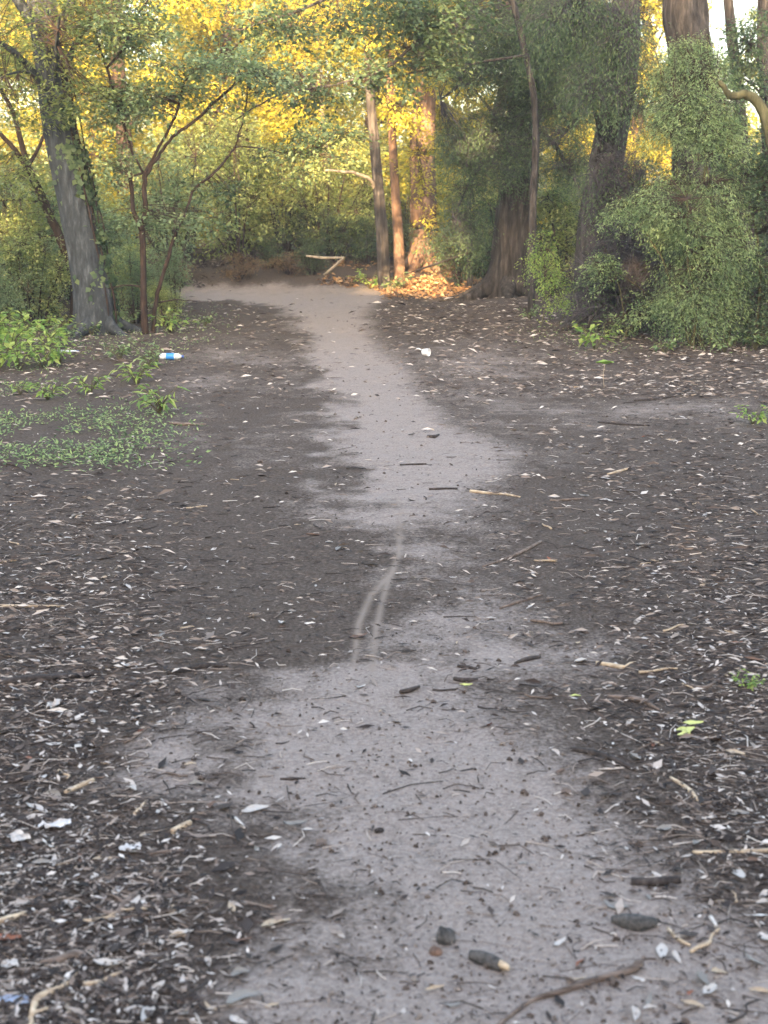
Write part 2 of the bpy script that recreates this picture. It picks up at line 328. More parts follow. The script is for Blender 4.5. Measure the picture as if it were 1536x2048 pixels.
# ------------------------------------------------------------------ litter too fine to count
def scatter(n, g, x0=-500, x1=2040, y0=572, y1=2300, wfun=None):
    px = g.uniform(x0, x1, n*2); py = g.uniform(y0, y1, n*2); x, y, z = Gv(px, py)
    m, t = pathmask(x, y, z); p = wfun(px, py, m)*(1-.8*t); k = (g.random(len(p)) < p) & (y < 26); return x[k], y[k], z[k], px[k], py[k], m[k]
def dens(px, py, m):
    left = sm(600-60*sm(1300, 1000, py), 60, px)*sm(900, 1050, py)*1.0; right = sm(1050, 1500, px)*sm(640, 700, py)*(1-.5*sm(1500, 1900, py))
    base = .12+.88*np.maximum(left, right)
    base = np.maximum(base, .62*sm(690, 640, py)*(px > 700))
    base = base+.5*sm(420, 60, px)*sm(1450, 1750, py)
    return np.clip(base, 0, 1.3)*(1-m)**1.3+.035
def quadchips(mb, x, y, z, L, Wd, g, rnd, tilt=.28, lift=.004):
    n = len(x); a = g.uniform(0, 2*np.pi, n); D = np.stack([np.cos(a), np.sin(a), g.normal(0, tilt*.6, n)], -1); Nn = np.stack([g.normal(0, tilt, n), g.normal(0, tilt, n), np.ones(n)], -1)
    P = np.stack([x, y, z+lift+g.random(n)*lift*2], -1)-nrm(D)*L[:, None]*.5; P[:, 2] = np.maximum(P[:, 2], z+.002)
    leaves(mb, P, D, Nn, L, Wd, rnd, fold=g.choice([-.1, .2]))
g = np.random.default_rng(11)
mb = MB(); x, y, z, px, py, m = scatter(66000, g, wfun=dens); n = len(x)
L = g.lognormal(math.log(.0125), .55, n); L = np.clip(L*(1+.05*y), .006, .10)
quadchips(mb, x, y, z, L, L*g.uniform(.10, .5, n), g, g.random(n)**(1.25-.35*sm(4, 14, y)))
xo = g.uniform(-7, 7, 150000); yo = g.uniform(.2, 12, 150000); pxo, pyo = proj(xo, yo); pxo = pxo+g.normal(0, 90, 150000); k = (pxo < -470) | (pxo > 2010); k &= (g.random(150000) < np.clip((3.2/yo)**2, .10, 1)*.9); xo, yo = xo[k], yo[k]; n = len(xo); Lo = np.clip(g.lognormal(math.log(.02), .5, n), .006, .09)
quadchips(mb, xo, yo, hgt(xo, yo), Lo, Lo*g.uniform(.12, .5, n), g, g.random(n)**1.25)
tag(mb.obj('leaf_litter', M['chip'], smooth=False), 'dense mulch of brown chips and broken leaves covering the soil beside the path', 'leaf litter', kind='stuff')
g2 = np.random.default_rng(12)
def farw(px, py, m): return sm(.38, .60, fbm(px*.018, py*.05, 3))*1.3*(1-m)**1.5*(.25+.75*np.maximum(sm(780, 1000, px)*sm(1550, 1250, py), sm(520, 200, px)*sm(880, 960, py)*sm(1550, 1350, py)))+.02
x, y, z, px, py, m = scatter(17000, g2, y0=600, y1=1500, wfun=farw); n = len(x); x5, y5, z5, *_r = scatter(9000, g2, x0=-200, x1=1800, y0=596, y1=800, wfun=lambda a, b_, c: (1-c)**1.5*(.48+.52*(a > 760))+.03); x = np.r_[x, x5]; y = np.r_[y, y5]; z = np.r_[z, z5]; n = len(x); L2 = g2.lognormal(math.log(.029), .42, n)*(.40+.085*y)
mbp = MB(); a = g2.normal(0, .4, n)+np.pi*(g2.random(n) < .5); D = np.stack([np.cos(a), np.sin(a), g2.normal(0, .2, n)], -1); P = np.stack([x, y, z+.012+.01*g2.random(n)], -1)
leaves(mbp, P, D, np.stack([g2.normal(0, .3, n), g2.normal(-.25, .35, n), np.ones(n)], -1), L2, L2*g2.uniform(.15, .4, n), np.clip(g2.beta(1.9, 1.25, n), 0, 1))
tag(mbp.obj('fallen_leaf_litter', M['chip'], smooth=False), 'scattered pale and brown fallen leaves over the soil around the upper path', 'leaf litter', kind='stuff')
mbp = MB(); n = 9000; px = g2.uniform(150, 800, n); py = g2.uniform(492, 596, n); x, y, z = Gv(px, py); k = (y < 30) & (pathmask(x, y, z)[0] < .5) & (fbm(x*1.2, y*.9, 2) > .40); x, y, z = x[k], y[k], z[k]; n = len(x); L2 = g2.uniform(.05, .15, n)
D = g2.normal(size=(n, 3))*[1, .6, .35]; P = np.stack([x, y, z+.01+.06*g2.random(n)**2], -1); leaves(mbp, P, D, np.stack([g2.normal(0, .5, n), g2.normal(-.4, .5, n), np.ones(n)], -1), L2, L2*g2.uniform(.12, .45, n), g2.random(n)*.86)
tag(mbp.obj('bank_litter', M['chip'], smooth=False), 'brown twigs and leaves covering the low bank beyond the path bend', 'leaf litter', kind='stuff')
mbp = MB(); n = 5200; px = g2.uniform(640, 1040, n); py = g2.uniform(505, 598, n); x, y, z = Gv(px, py); k = (fbm(x*1.5, y*.8, 2) > .33) & (y < 27) & (pathmask(x, y, z)[0] < .6); x, y, z = x[k], y[k], z[k]; n = len(x); L2 = g2.uniform(.06, .13, n)
D = g2.normal(size=(n, 3))*[1, 1, .4]; P = np.stack([x, y, z+.01+.07*g2.random(n)**2], -1); leaves(mbp, P, D, np.stack([g2.normal(0, .5, n), g2.normal(-.4, .5, n), np.ones(n)], -1), L2, L2*g2.uniform(.35, .6, n), g2.random(n))
tag(mbp.obj('dry_leaf_drift', M['leaf_orange'], smooth=False), 'drift of orange brown dry leaves at the foot of the sunlit trunks', 'leaf drift', kind='stuff')
mb = MB(); x, y, z, px, py, m = scatter(21000, g, wfun=dens); n = len(x)
L = np.clip(g.lognormal(math.log(.045), .5, n), .015, .22)*(1+.01*y); a = g.uniform(0, 2*np.pi, n); a = np.where(g.random(n) < .5, g.normal(0, .5, n), a)
D = np.stack([np.cos(a), np.sin(a), np.zeros(n)], -1); P = np.stack([x, y, z], -1); rr = g.uniform(.0006, .0020, n)*(1+.05*y)
def onground(P, dz): Q = P.copy(); Q[:, 2] = hgt(P[:, 0], P[:, 1])+dz; return Q
bend = np.stack([-np.sin(a), np.cos(a), np.zeros(n)], -1)*(g.normal(0, .12, n)*L)[:, None]
sticks(mb, onground(P-D*L[:, None]/2, rr*.8+.003*g.random(n)), onground(P+bend, rr+.008*g.random(n)), onground(P+D*L[:, None]/2, rr*.8+.003*g.random(n)), rr, rr*.6, 4, np.clip(g.random(n)**.95, 0, .95))
tag(mb.obj('twig_litter', M['chip'], smooth=False), 'fine broken twigs and needles strewn over the dark soil', 'twig litter', kind='stuff')
mb = MB(); x, y, z, px, py, m = scatter(8500, g, y0=620, wfun=lambda a, b_, c: .25+.6*c); n = len(x)   # crumbs of soil on the trodden path
s = g.lognormal(math.log(.0019), .5, n)*(1+.09*y)
D = g.normal(size=(n, 3)); D[:, 2] *= .2; P = np.stack([x, y, z+s*.3], -1); sticks(mb, P-nrm(D)*s[:, None], P+np.array([0, 0, .5])*s[:, None], P+nrm(D)*s[:, None], s*.7, s*.55, 4, g.random(n)**1.2*.8)
tag(mb.obj('soil_crumbs', M['crumb'], smooth=False), 'small dark crumbs of soil scattered over the trodden path', 'soil crumbs', kind='stuff')

# ------------------------------------------------------------------ fallen leaves and sticks, each one its own object
def leafmesh(name, mat, g, curl=.25, wr=.38, jag=0.06):
    u = np.linspace(0, 1, 8); v = np.linspace(-1, 1, 5); U, V = np.meshgrid(u, v, indexing='ij')
    wd = (np.sin(np.pi*np.clip(U*.94+.03, 0, 1))**.75)*wr*.5*(1+g.normal(0, jag, U.shape)*(np.abs(V) > .9)); bx = g.normal(0, .10)
    x = U-.5; y = V*wd+bx*np.sin(np.pi*U); z = curl*(U-.5)**2*g.uniform(.4, 1.2)+np.abs(V)**1.5*wd*g.uniform(.1, .9)+.03*g.random(U.shape)+.02*np.sin(U*9+V*4)
    z -= z.min()-.004; idx = np.arange(40).reshape(8, 5); F = np.stack([idx[:-1, :-1], idx[1:, :-1], idx[1:, 1:], idx[:-1, 1:]], -1).reshape(-1, 4)
    mb = MB(); mb.add(np.stack([x, y, z], -1), F); F2 = F[:, ::-1]; mb.add(np.stack([x, y, z-.012], -1), F2)
    return mb.mesh(name, mat)
def stickmesh(name, mat, g, thick=.06, bend=.08, knob=True, fork=False):
    n = 5; P = np.zeros((n, 3)); P[:, 0] = np.linspace(-.5, .5, n); P[:, 1] = g.normal(0, bend, n); P[:, 2] = thick*.45+np.abs(g.normal(0, .02, n))
    mb = MB(); r = thick*.5*np.linspace(1.1, .6, n)*g.uniform(.85, 1.2, n); tube(mb, P, r, 7, 3, rough=.22, seed=int(g.integers(99)))
    if fork:
        a = P[3]; tube(mb, [a, a+[.18, .14*g.choice([-1, 1]), .04], a+[.34, .22*g.choice([-1, 1]), .02]], [thick*.35, thick*.28, thick*.12], 5, 2, rough=.2)
    return mb.mesh(name, mat)
g = np.random.default_rng(5)
LM = {k: [leafmesh('fallen_leaf', M[k], g, g.uniform(.1, .6), g.uniform(.22, .5)) for _ in range(5)] for k in ('dryA', 'dryB', 'dryC', 'dryD', 'dryR', 'dryY')}
SM = {k: [stickmesh('stick', M[k], g, g.uniform(.05, .12), g.uniform(.02, .07), fork=(i == 0)) for i in range(5)] for k in ('wood_dark', 'wood_mid', 'wood_tan')}
def put(name, me, px, py, length, ang, label, cat, group=None, dz=0, roll=0, tiltx=0):
    p = G(px, py); o = bpy.data.objects.new(name, me); COL.objects.link(o); o.location = (p[0], p[1], p[2]+dz); o.scale = (length,)*3
    o.rotation_euler = (tiltx, roll, ang); tag(o, label, cat, group); return o
LMK = [(1150, 1970, 'the long curved brown branch'), (1310, 1767, 'the thick level dark stick'), (1205, 1515, 'the black curved branch'), (1370, 1585, 'the curved pale twig'), (1270, 1850, 'the dark bark slab'), (1040, 1205, 'the arched grey branch'), (1025, 1110, 'the slanting grey brown branch'),
 (395, 1340, 'the dark flat branch left of the track'), (850, 1384, 'the stubby black stick'), (1055, 1322, 'the dark bent stick'), (1220, 1333, 'the pale stub of stick'), (1270, 1405, 'the brown branch bending right'), (90, 1366, 'the black rotten branch'), (60, 1214, 'the straight pale bare branch'), (160, 1575, 'the pale yellow slanting stick'),
 (272, 1472, 'the slender pale grey twig'), (362, 1658, 'the short knotty yellow stick'), (335, 1705, 'the brown level stick'), (235, 1812, 'the reddish forked branch'), (20, 1842, 'the yellowish edge stick'), (125, 1922, 'the thick grey branch stub'), (100, 1990, 'the knobbly tan branch'), (263, 1700, 'the white paper scrap'), (112, 1655, 'the large wrinkled scrap'),
 (32, 2005, 'the blue grey plastic scrap'), (108, 1492, 'the large white oval leaf'), (1470, 1508, 'the boat-shaped tan leaf'), (1372, 1472, 'the yellow green sprig'), (1385, 2015, 'the tan curled leaf'), (1522, 1988, 'the broad cream leaf'), (1340, 882, 'the large tan leaf'), (990, 988, 'the pale bare branch'), (885, 979, 'the straight black stick'), (1238, 944, 'the light tan stick'),
 (1320, 797, 'the dark branch below the bush'), (1240, 850, 'the dark flat branch on the right'), (1208, 728, 'the broad leaf seedling'), (852, 712, 'the crumpled white cup'), (275, 2026, 'the white torn leaf'), (480, 1952, 'the grey curled leaf'), (312, 1371, 'the large pale lilac leaf'), (245, 1108, 'the golden tan leaf'), (1165, 1000, 'the grey twig in the right litter'), (1410, 1375, 'the bent brown twig'),
 (30, 935, 'the dark arched branch'), (400, 1303, 'the long white leaf'), (828, 1248, 'the white sliver leaf'), (658, 1087, 'the white leaf by the upper track'), (1505, 840, 'the lime seedling at the right edge'), (1470, 1705, 'the long straight pale twig'), (1426, 1845, 'the short white stub')]
def near(px, py):
    d = [math.hypot((a-px)*.8, b_-py) for a, b_, _ in LMK]; j = int(np.argmin(d)); a, b_, nm = LMK[j]; dist = d[j]
    v = 'behind' if py < b_-25 else 'in front of' if py > b_+25 else ''; h = 'left' if px < a-40 else 'right' if px > a+40 else ''
    pos = 'touching' if not v and not h else (v+' and '+h+' of' if v == 'behind' and h else ('front '+h+' of' if v and h else (v or h+' of')))
    return ('close ' if dist < 90 and pos not in ('touching',) else '')+pos+' '+nm
USED = set()
zones = [('left', -60, 560, 960, 2080, 125), ('right', 980, 1590, 700, 2040, 120), ('middle', 560, 980, 800, 1500, 22)]
LW = {'dryA': ('pale whitish dry leaf', .46), 'dryB': ('tan dry leaf', .18), 'dryC': ('brown dry leaf', .2), 'dryD': ('grey dry leaf', .13), 'dryR': ('rusty red dry leaf', .03)}
WH = {'left': 'among the dark litter left of the path', 'right': 'among the dark litter right of the path', 'middle': 'on the trodden middle of the path'}
for zn, x0, x1, y0, y1, cnt in zones:
    k = 0
    while k < cnt:
        px, py = g.uniform(x0, x1), g.uniform(y0, y1)
        if 840 < px < 1110 and py > 1840: continue
        if zn == 'left' and px > 560-200*(py < 1500)+0: continue
        if zn == 'right' and (px < 1100+(py-700)*.15 and g.random() < .7): continue
        key = g.choice(list(LW), p=[v[1] for v in LW.values()]); p = G(px, py)
        lab_ = LW[key][0]+' '+near(px, py); tries = globals().get('_tr', 0)
        if lab_ in USED and tries < 25: _tr = tries+1; continue
        _tr = 0; USED.add(lab_)
        L_ = float(np.clip(g.lognormal(math.log(.030), .4), .016, .065))*(1+.05*p[1]*.6)
        put('fallen_leaf', LM[key][g.integers(5)], px, py, L_, g.uniform(0, 6.28), LW[key][0]+' '+near(px, py), 'leaf', 'small fallen leaves '+WH[zn], dz=.003, roll=g.normal(0, .15), tiltx=g.normal(0, .2)); k += 1
SWt = {'wood_dark': 'thin dark stick', 'wood_mid': 'thin weathered stick', 'wood_tan': 'thin bare tan stick'}
for zn, x0, x1, y0, y1, cnt in (('left', -60, 540, 960, 2080, 85), ('right', 1000, 1590, 720, 2040, 75), ('middle', 600, 1050, 850, 1450, 16)):
    for k in range(cnt):
        px, py = g.uniform(x0, x1), g.uniform(y0, y1)
        if px < 1400 and zn == 'right' and py > 1500: py -= 600
        if zn == 'left' and px > 380 and g.random() < .6: px -= 300
        key = g.choice(list(SWt), p=[.45, .35, .2]) if zn != 'middle' else 'wood_dark'
        for _ in range(25):
            if SWt[key]+' '+near(px, py) not in USED: break
            px, py = g.uniform(x0, x1), g.uniform(y0, y1)
        USED.add(SWt[key]+' '+near(px, py))
        L_ = float(np.clip(g.lognormal(math.log(.055), .4)*(.8+.05*G(px, py)[1]), .025, .14))
        put('stick', SM[key][g.integers(5)], px, py, L_, g.normal(0, .6) if g.random() < .6 else g.uniform(0, 3.14), SWt[key]+' '+near(px, py), 'stick', 'small sticks '+WH[zn], dz=.002)

# the ones that stand out
def gstick(name, pts, rad, mat, label, cat='stick', sides=8, rough=.2, lift=1.0, side=None, seed=1):
    P = np.array([G(a, b_) for a, b_ in pts]); rad = np.broadcast_to(rad, (len(P),)).astype(float); P[:, 2] += rad*.8*lift
    if isinstance(lift, float) and lift > 1.01: P[1:-1, 2] += .01
    mb = MB(); tube(mb, P, rad, sides, 4, rough=rough, seed=seed)
    for (i, dx, dy, rr) in (side or []):
        a = P[i]; s = np.array([dx, dy, 0.]); tube(mb, [a, a+s*.5+[0, 0, .006], a+s+[0, 0, .002]], [rr, rr*.8, rr*.4], 5, 3, rough=.15, seed=seed+3)
    o = mb.obj(name, M[mat], loc=P[0].copy()); return tag(o, label, cat)
gstick('fallen_branch', [(985, 2062), (1060, 2005), (1130, 1985), (1200, 1962), (1262, 1945), (1280, 1932)], [.003, .004, .006, .007, .008, .010], 'wood_mid', 'long thin curved brown branch lying across the path at the bottom of the photo', 'branch')
gstick('stick', [(1262, 1768), (1300, 1770), (1330, 1768), (1360, 1764)], [.0085, .010, .010, .009], 'wood_dark', 'short thick dark stick lying level on the path, right of the middle', seed=4)
gstick('fallen_branch', [(1142, 1500), (1180, 1508), (1225, 1522), (1270, 1542)], [.005, .008, .008, .004], 'wood_dark', 'black curved branch piece lying at the right edge of the pale soil', 'branch')
gstick('stick', [(1340, 1556), (1368, 1575), (1385, 1592), (1398, 1612)], [.003, .005, .006, .004], 'wood_tan', 'curved pale grey green twig below the black curved branch')
gstick('bark_piece', [(1224, 1842), (1250, 1852), (1280, 1858), (1312, 1850)], [.006, .013, .015, .008], 'clod', 'dark grey slab of bark pressed into the path below the thick level stick', 'bark', rough=.35)
gstick('stick', [(1335, 1858), (1355, 1880), (1380, 1893)], [.003, .0035, .003], 'wood_tan', 'thin pale twig just right of the dark bark slab')
gstick('fallen_branch', [(1000, 1218), (1030, 1208), (1055, 1200), (1085, 1190)], [.004, .006, .006, .004], 'wood_mid', 'thin arched grey branch at mid path, right of the bicycle track', 'branch')
gstick('fallen_branch', [(965, 1134), (1010, 1120), (1050, 1103), (1082, 1085)], [.003, .006, .008, .007], 'wood_mid', 'slanting grey brown branch right of the upper end of the bicycle track', 'branch')
gstick('fallen_branch', [(335, 1350), (370, 1343), (410, 1335), (455, 1334)], [.007, .010, .009, .004], 'wood_dark', 'dark branch lying flat left of the forked bicycle track', 'branch')
gstick('stick', [(800, 1388), (820, 1384), (838, 1376)], [.008, .009, .006], 'wood_dark', 'stubby black stick on the path below the forked bicycle track', seed=8)
gstick('stick', [(865, 1381), (885, 1382), (912, 1380)], .0035, 'wood_dark', 'thin black stick beside the stubby black stick', seed=2)
gstick('stick', [(908, 1360), (930, 1364), (955, 1362)], [.007, .009, .007], 'wood_dark', 'dark bark sliver just above the pale green leaf on the path', seed=9)
gstick('stick', [(915, 1334), (935, 1336), (952, 1340)], .006, 'wood_dark', 'upper dark sliver of the pair on the path near the centre right', seed=6)
gstick('stick', [(1030, 1328), (1052, 1322), (1080, 1316)], [.004, .008, .006], 'wood_dark', 'dark bent stick at the right end of the pale soil', seed=3)
gstick('stick', [(1192, 1328), (1220, 1333), (1247, 1338)], [.006, .007, .007], 'wood_tan', 'pale stub of stick with a side shoot on the right of the path', side=[(2, .05, .05, .004)])
gstick('fallen_branch', [(1215, 1394), (1250, 1399), (1285, 1406), (1318, 1422)], [.004, .008, .009, .004], 'wood_mid', 'brown branch bending down to the right below the pale stub', 'branch')
gstick('stick', [(560, 1559), (585, 1560), (611, 1558)], [.002, .0045, .002], 'wood_dark', 'slim black sliver on the pale path, left half')
gstick('stick', [(500, 1445), (508, 1453)], .002, 'wood_dark', 'tiny dark splinter below the bright white leaf left of the path')
gstick('fallen_branch', [(-20, 1376), (60, 1366), (130, 1360), (205, 1348)], [.012, .014, .012, .006], 'wood_dark', 'thick black rotten branch lying at the left edge of the photo', 'branch', rough=.3)
gstick('fallen_branch', [(-15, 1214), (60, 1214), (130, 1213)], [.006, .005, .003], 'wood_tan', 'straight pale bare branch at the left edge above the black rotten branch', 'branch')
gstick('fallen_branch', [(135, 1256), (165, 1270), (195, 1288)], [.003, .005, .003], 'wood_mid', 'short slanting grey branch above the black rotten branch', 'branch')
gstick('stick', [(130, 1588), (160, 1575), (188, 1562)], [.005, .006, .005], 'wood_tan', 'pale yellow stick slanting up to the right in the left litter')
gstick('stick', [(248, 1488), (272, 1474), (296, 1456)], [.003, .0035, .0025], 'wood_mid', 'slender pale grey twig slanting in the dark soil left of the path')
gstick('stick', [(345, 1668), (362, 1658), (382, 1648)], [.006, .006, .0055], 'wood_tan', 'short knotty yellow stick near the left edge of the pale soil', rough=.35)
gstick('stick', [(268, 1632), (282, 1618), (292, 1604)], [.004, .005, .003], 'wood_tan', 'short pale stick above the white scrap of paper')
gstick('stick', [(322, 1600), (330, 1612), (338, 1620)], [.003, .004, .003], 'dryA', 'whitish twig piece right of the short pale stick')
gstick('stick', [(470, 1637), (480, 1648), (490, 1658)], [.003, .004, .003], 'dryA', 'small white twig at the left border of the pale soil')
gstick('stick', [(298, 1710), (335, 1705), (372, 1703)], [.003, .004, .004], 'wood_mid', 'brown stick lying level right of the white scrap of paper')
gstick('fallen_branch', [(195, 1822), (232, 1832), (250, 1812), (275, 1790)], [.004, .008, .008, .007], 'wood_mid', 'reddish forked branch piece with a side arm in the lower left litter', 'branch', side=[(2, -.05, .04, .004)], seed=5)
gstick('stick', [(-10, 1850), (20, 1842), (52, 1830)], [.006, .007, .005], 'wood_tan', 'yellowish stick at the lower left edge, above the curved roots')
gstick('fallen_branch', [(80, 1930), (120, 1926), (150, 1918), (170, 1912)], [.005, .008, .010, .005], 'wood_mid', 'thick grey branch stub among leaves in the lower left corner', 'branch', rough=.3)
gstick('fallen_branch', [(65, 2040), (75, 2005), (100, 1990), (130, 1975), (155, 1948)], [.006, .007, .006, .005, .004], 'wood_tan', 'knobbly tan branch bending up to the right in the lower left corner', 'branch', rough=.3)
gstick('fallen_branch', [(112, 1990), (118, 2020), (135, 2040), (165, 2050)], [.004, .004, .005, .004], 'wood_mid', 'thin curved tan branch hooking to the bottom edge', 'branch')
gstick('stick', [(340, 1782), (352, 1792), (362, 1803)], [.004, .005, .004], 'wood_mid', 'short grey green twig right of the reddish forked branch')
gstick('stick', [(1385, 1000+705), (1410, 1707), (1540, 1704)], [.003, .004, .005], 'wood_tan', 'long straight pale twig at the right edge of the photo')
gstick('stick', [(1420, 1836), (1426, 1845), (1432, 1856)], .004, 'dryA', 'short white stub of twig at the lower right')
gstick('fallen_branch', [(940, 984), (975, 988), (1010, 990), (1040, 995)], [.008, .007, .006, .004], 'wood_tan', 'pale bare branch lying across the upper path, right side', 'branch')
gstick('stick', [(858, 980), (885, 979), (915, 979)], .006, 'wood_dark', 'straight black stick left of the pale bare branch on the upper path')
gstick('stick', [(800, 931), (820, 930), (853, 929)], .005, 'wood_dark', 'small black stick on the upper path above the straight black stick')
gstick('stick', [(1215, 950), (1238, 944), (1258, 938)], [.005, .007, .006], 'wood_tan', 'light tan stick on the dark litter right of the upper path')
gstick('fallen_branch', [(1268, 802), (1310, 800), (1350, 793), (1380, 778)], [.006, .010, .009, .005], 'wood_dark', 'dark branch lying below the green bush on the right', 'branch')
gstick('fallen_branch', [(1196, 845), (1240, 850), (1300, 852)], [.006, .009, .005], 'wood_dark', 'dark flat branch right of the upper path, below the broad leaf seedling', 'branch')
gstick('fallen_branch', [(340, 848), (375, 851), (412, 850)], [.010, .012, .008], 'wood_mid', 'grey branch lying beside the green tuft left of the path', 'branch')
gstick('fallen_branch', [(0, 930), (30, 932), (62, 950)], [.008, .008, .006], 'wood_dark', 'dark arched branch at the left edge below the low green plants', 'branch')
gstick('stick', [(855, 874), (868, 876), (878, 870)], [.008, .012, .005], 'wood_dark', 'small dark knob of wood on the upper path')
gstick('stick', [(1100, 1002), (1150, 1040), (1180, 1010)][:1]+[(1130, 1001), (1165, 998)], [.004, .006, .004], 'wood_mid', 'grey twig beyond the pale bare branch, in the right litter')
gstick('stick', [(1380, 1372), (1410, 1378), (1440, 1360)], [.004, .006, .004], 'wood_mid', 'bent brown twig beside the small green sprig at the right edge')
def log_bit():
    P = np.array([G(940, 1918), G(962, 1924), G(985, 1932), G(1004, 1942)]); P[:, 2] += .011
    e = empty('log_piece', P[0], 'short dark rounded log piece with a pale broken end, lower right of the path', 'wood'); mb = MB(); tube(mb, P-P[0], [.010, .015, .015, .012], 10, 5, rough=.15, seed=2); mb.obj('bark', M['clod'], e)
    mb = MB(); d = P[3]-P[0]; d /= np.linalg.norm(d); tube(mb, [P[3]-P[0]-d*.004, P[3]-P[0]+d*.010, P[3]-P[0]+d*.016], [.010, .008, .004], 9, 2, rough=.35); mb.obj('broken_end', M['wood_tan'], e)
log_bit()
def lump(name, px, py, r, mat, label, cat, sq=.6, seed=0, rough=.35, dz=.3):
    p = G(px, py); th = np.linspace(0, np.pi, 11); ph = np.linspace(0, 2*np.pi, 18, endpoint=False); T_, Ph = np.meshgrid(th, ph, indexing='ij')
    rr = 1+rough*(fbm(Ph*1.6/1+np.sin(Ph)*2+seed, T_*2.2+seed*2, 4)-.5)*2*np.sin(T_); rr += 0
    cx = np.cos(Ph); sx = np.sin(Ph); nn = vnoise(cx*2+seed+20, sx*2+T_*2+30)-.5; rr = 1+rough*nn*2
    V = np.stack([r[0]*rr*np.sin(T_)*cx, r[1]*rr*np.sin(T_)*sx, r[2]*rr*np.cos(T_)], -1); idx = np.arange(11*18).reshape(11, 18); nx_ = np.roll(idx, -1, 1)
    F = np.stack([idx[:-1], idx[1:], nx_[1:], nx_[:-1]], -1); mb = MB(); mb.add(V, F); o = mb.obj(name, M[mat]); o.location = (p[0], p[1], p[2]+r[2]*dz); return tag(o, label, cat)
lump('soil_clod', 888, 1882, (.019, .022, .020), 'clod', 'round dark grey clod of soil left of the short log piece', 'clod', seed=3)
lump('soil_clod', 872, 1906, (.014, .012, .009), 'dryC', 'small reddish brown lump touching the round grey clod', 'clod', seed=6)
lump('soil_clod', 758, 1664, (.012, .009, .008), 'wood_dark', 'small dark brown clod on the middle of the pale path', 'clod', seed=9)
def nleaf(px, py, L_, ang, key, label, v=0, tx=0., cat='leaf'): put('fallen_leaf', LM[key][v], px, py, L_, ang, label, cat, dz=.004, tiltx=tx)
nleaf(868, 1982, .040, .35, 'dryB', 'cream folded dry leaf below the round grey clod', 1, .3)
nleaf(905, 2012, .030, .1, 'dryD', 'small grey leaf near the bottom edge below the cream folded leaf', 2)
nleaf(1385, 2015, .045, -.5, 'dryB', 'tan curled leaf with a rusty patch near the lower right corner', 3, .2)
nleaf(1380, 1990, .022, .8, 'dryR', 'rusty red leaf scrap above the tan curled leaf', 0)
nleaf(1522, 1988, .050, -.2, 'dryB', 'broad cream leaf at the lower right edge', 1, .25)
nleaf(1530, 1812, .040, .0, 'dryA', 'white leaf at the right edge above the broad cream leaf', 2)
nleaf(1470, 1508, .055, -.5, 'dryB', 'tan boat-shaped leaf in the right litter below the yellow green leaf', 4, .2)
nleaf(1415, 1584, .026, .6, 'dryA', 'small white leaf right of the curved pale twig', 3)
nleaf(1422, 1638, .028, .5, 'dryA', 'pale chip of leaf below the small white leaf on the right', 0)
nleaf(500, 1423, .024, .1, 'dryA', 'bright white rounded leaf left of the path centre', 1)
nleaf(108, 1492, .045, .1, 'dryA', 'large bright white oval leaf in the left litter', 1, .1)
nleaf(392, 1575, .042, .1, 'dryD', 'pale bluish grey leaf on the left margin of the pale soil', 3)
nleaf(312, 1371, .052, .0, 'dryA', 'large pale lilac leaf below the dark branch on the left', 2)
nleaf(590, 1652, .060, .1, 'dryD', 'crumpled whitish leaf on the path, left of the dark brown clod', 0, .1)
nleaf(615, 1663, .026, .0, 'dryA', 'small white curled leaf just right of the crumpled whitish leaf', 4)
nleaf(932, 1374, .040, .0, 'dryY', 'pale yellow green leaf on the path under the dark bark sliver', 3)
nleaf(480, 1952, .040, .5, 'dryD', 'grey curled leaf on the dark soil near the bottom left of the path', 4, .2)
nleaf(275, 2026, .055, -.2, 'dryA', 'white torn leaf at the bottom edge left of the path', 3, .15)
nleaf(205, 1724, .045, .1, 'dryB', 'cream narrow leaf below left of the white scrap of paper', 2)
nleaf(420, 1724, .030, .4, 'dryA', 'pinkish white leaf fragment on the dark soil left of the path', 0)
nleaf(85, 1730, .050, .0, 'dryD', 'long grey green leaf in the lower left litter', 1)
nleaf(218, 2000, .035, 1.9, 'dryD', 'small grey leaf standing on edge near the lower left corner', 2, .5)
nleaf(828, 1248, .036, .0, 'dryA', 'white sliver leaf right of the forked bicycle track', 2)
nleaf(797, 1150, .034, .0, 'dryA', 'white sliver leaf beside the bend of the bicycle track', 0)
nleaf(906, 1157, .034, .0, 'dryA', 'white leaf farther right of the bend of the bicycle track', 1)
nleaf(982, 1238, .038, .0, 'dryA', 'white leaf under the thin arched grey branch', 3)
nleaf(658, 1087, .036, .0, 'dryA', 'white leaf left of the upper bicycle track', 2)
nleaf(595, 1052, .034, .0, 'dryB', 'yellowish white leaf on the dark soil left of the track', 0)
nleaf(572, 915, .040, .0, 'dryA', 'white leaf on the left side of the upper path', 1)
nleaf(1340, 882, .07, .1, 'dryB', 'large tan leaf on the litter right of the upper path', 3, .2)
nleaf(1360, 886, .05, .9, 'dryB', 'short tan leaf touching the large tan leaf', 1, .2)
nleaf(245, 1108, .05, 0, 'dryB', 'golden tan leaf in the left litter at mid height', 3)
nleaf(400, 1303, .045, 0, 'dryA', 'long white leaf left of the forked bicycle track', 2)
nleaf(1150, 1395, .035, 0, 'dryY', 'greenish yellow leaf fragment right of the path centre', 2)
e = empty('leafy_sprig', G(1372, 1472), 'bright yellow green broken leaf cluster lying in the right litter', 'sprig')
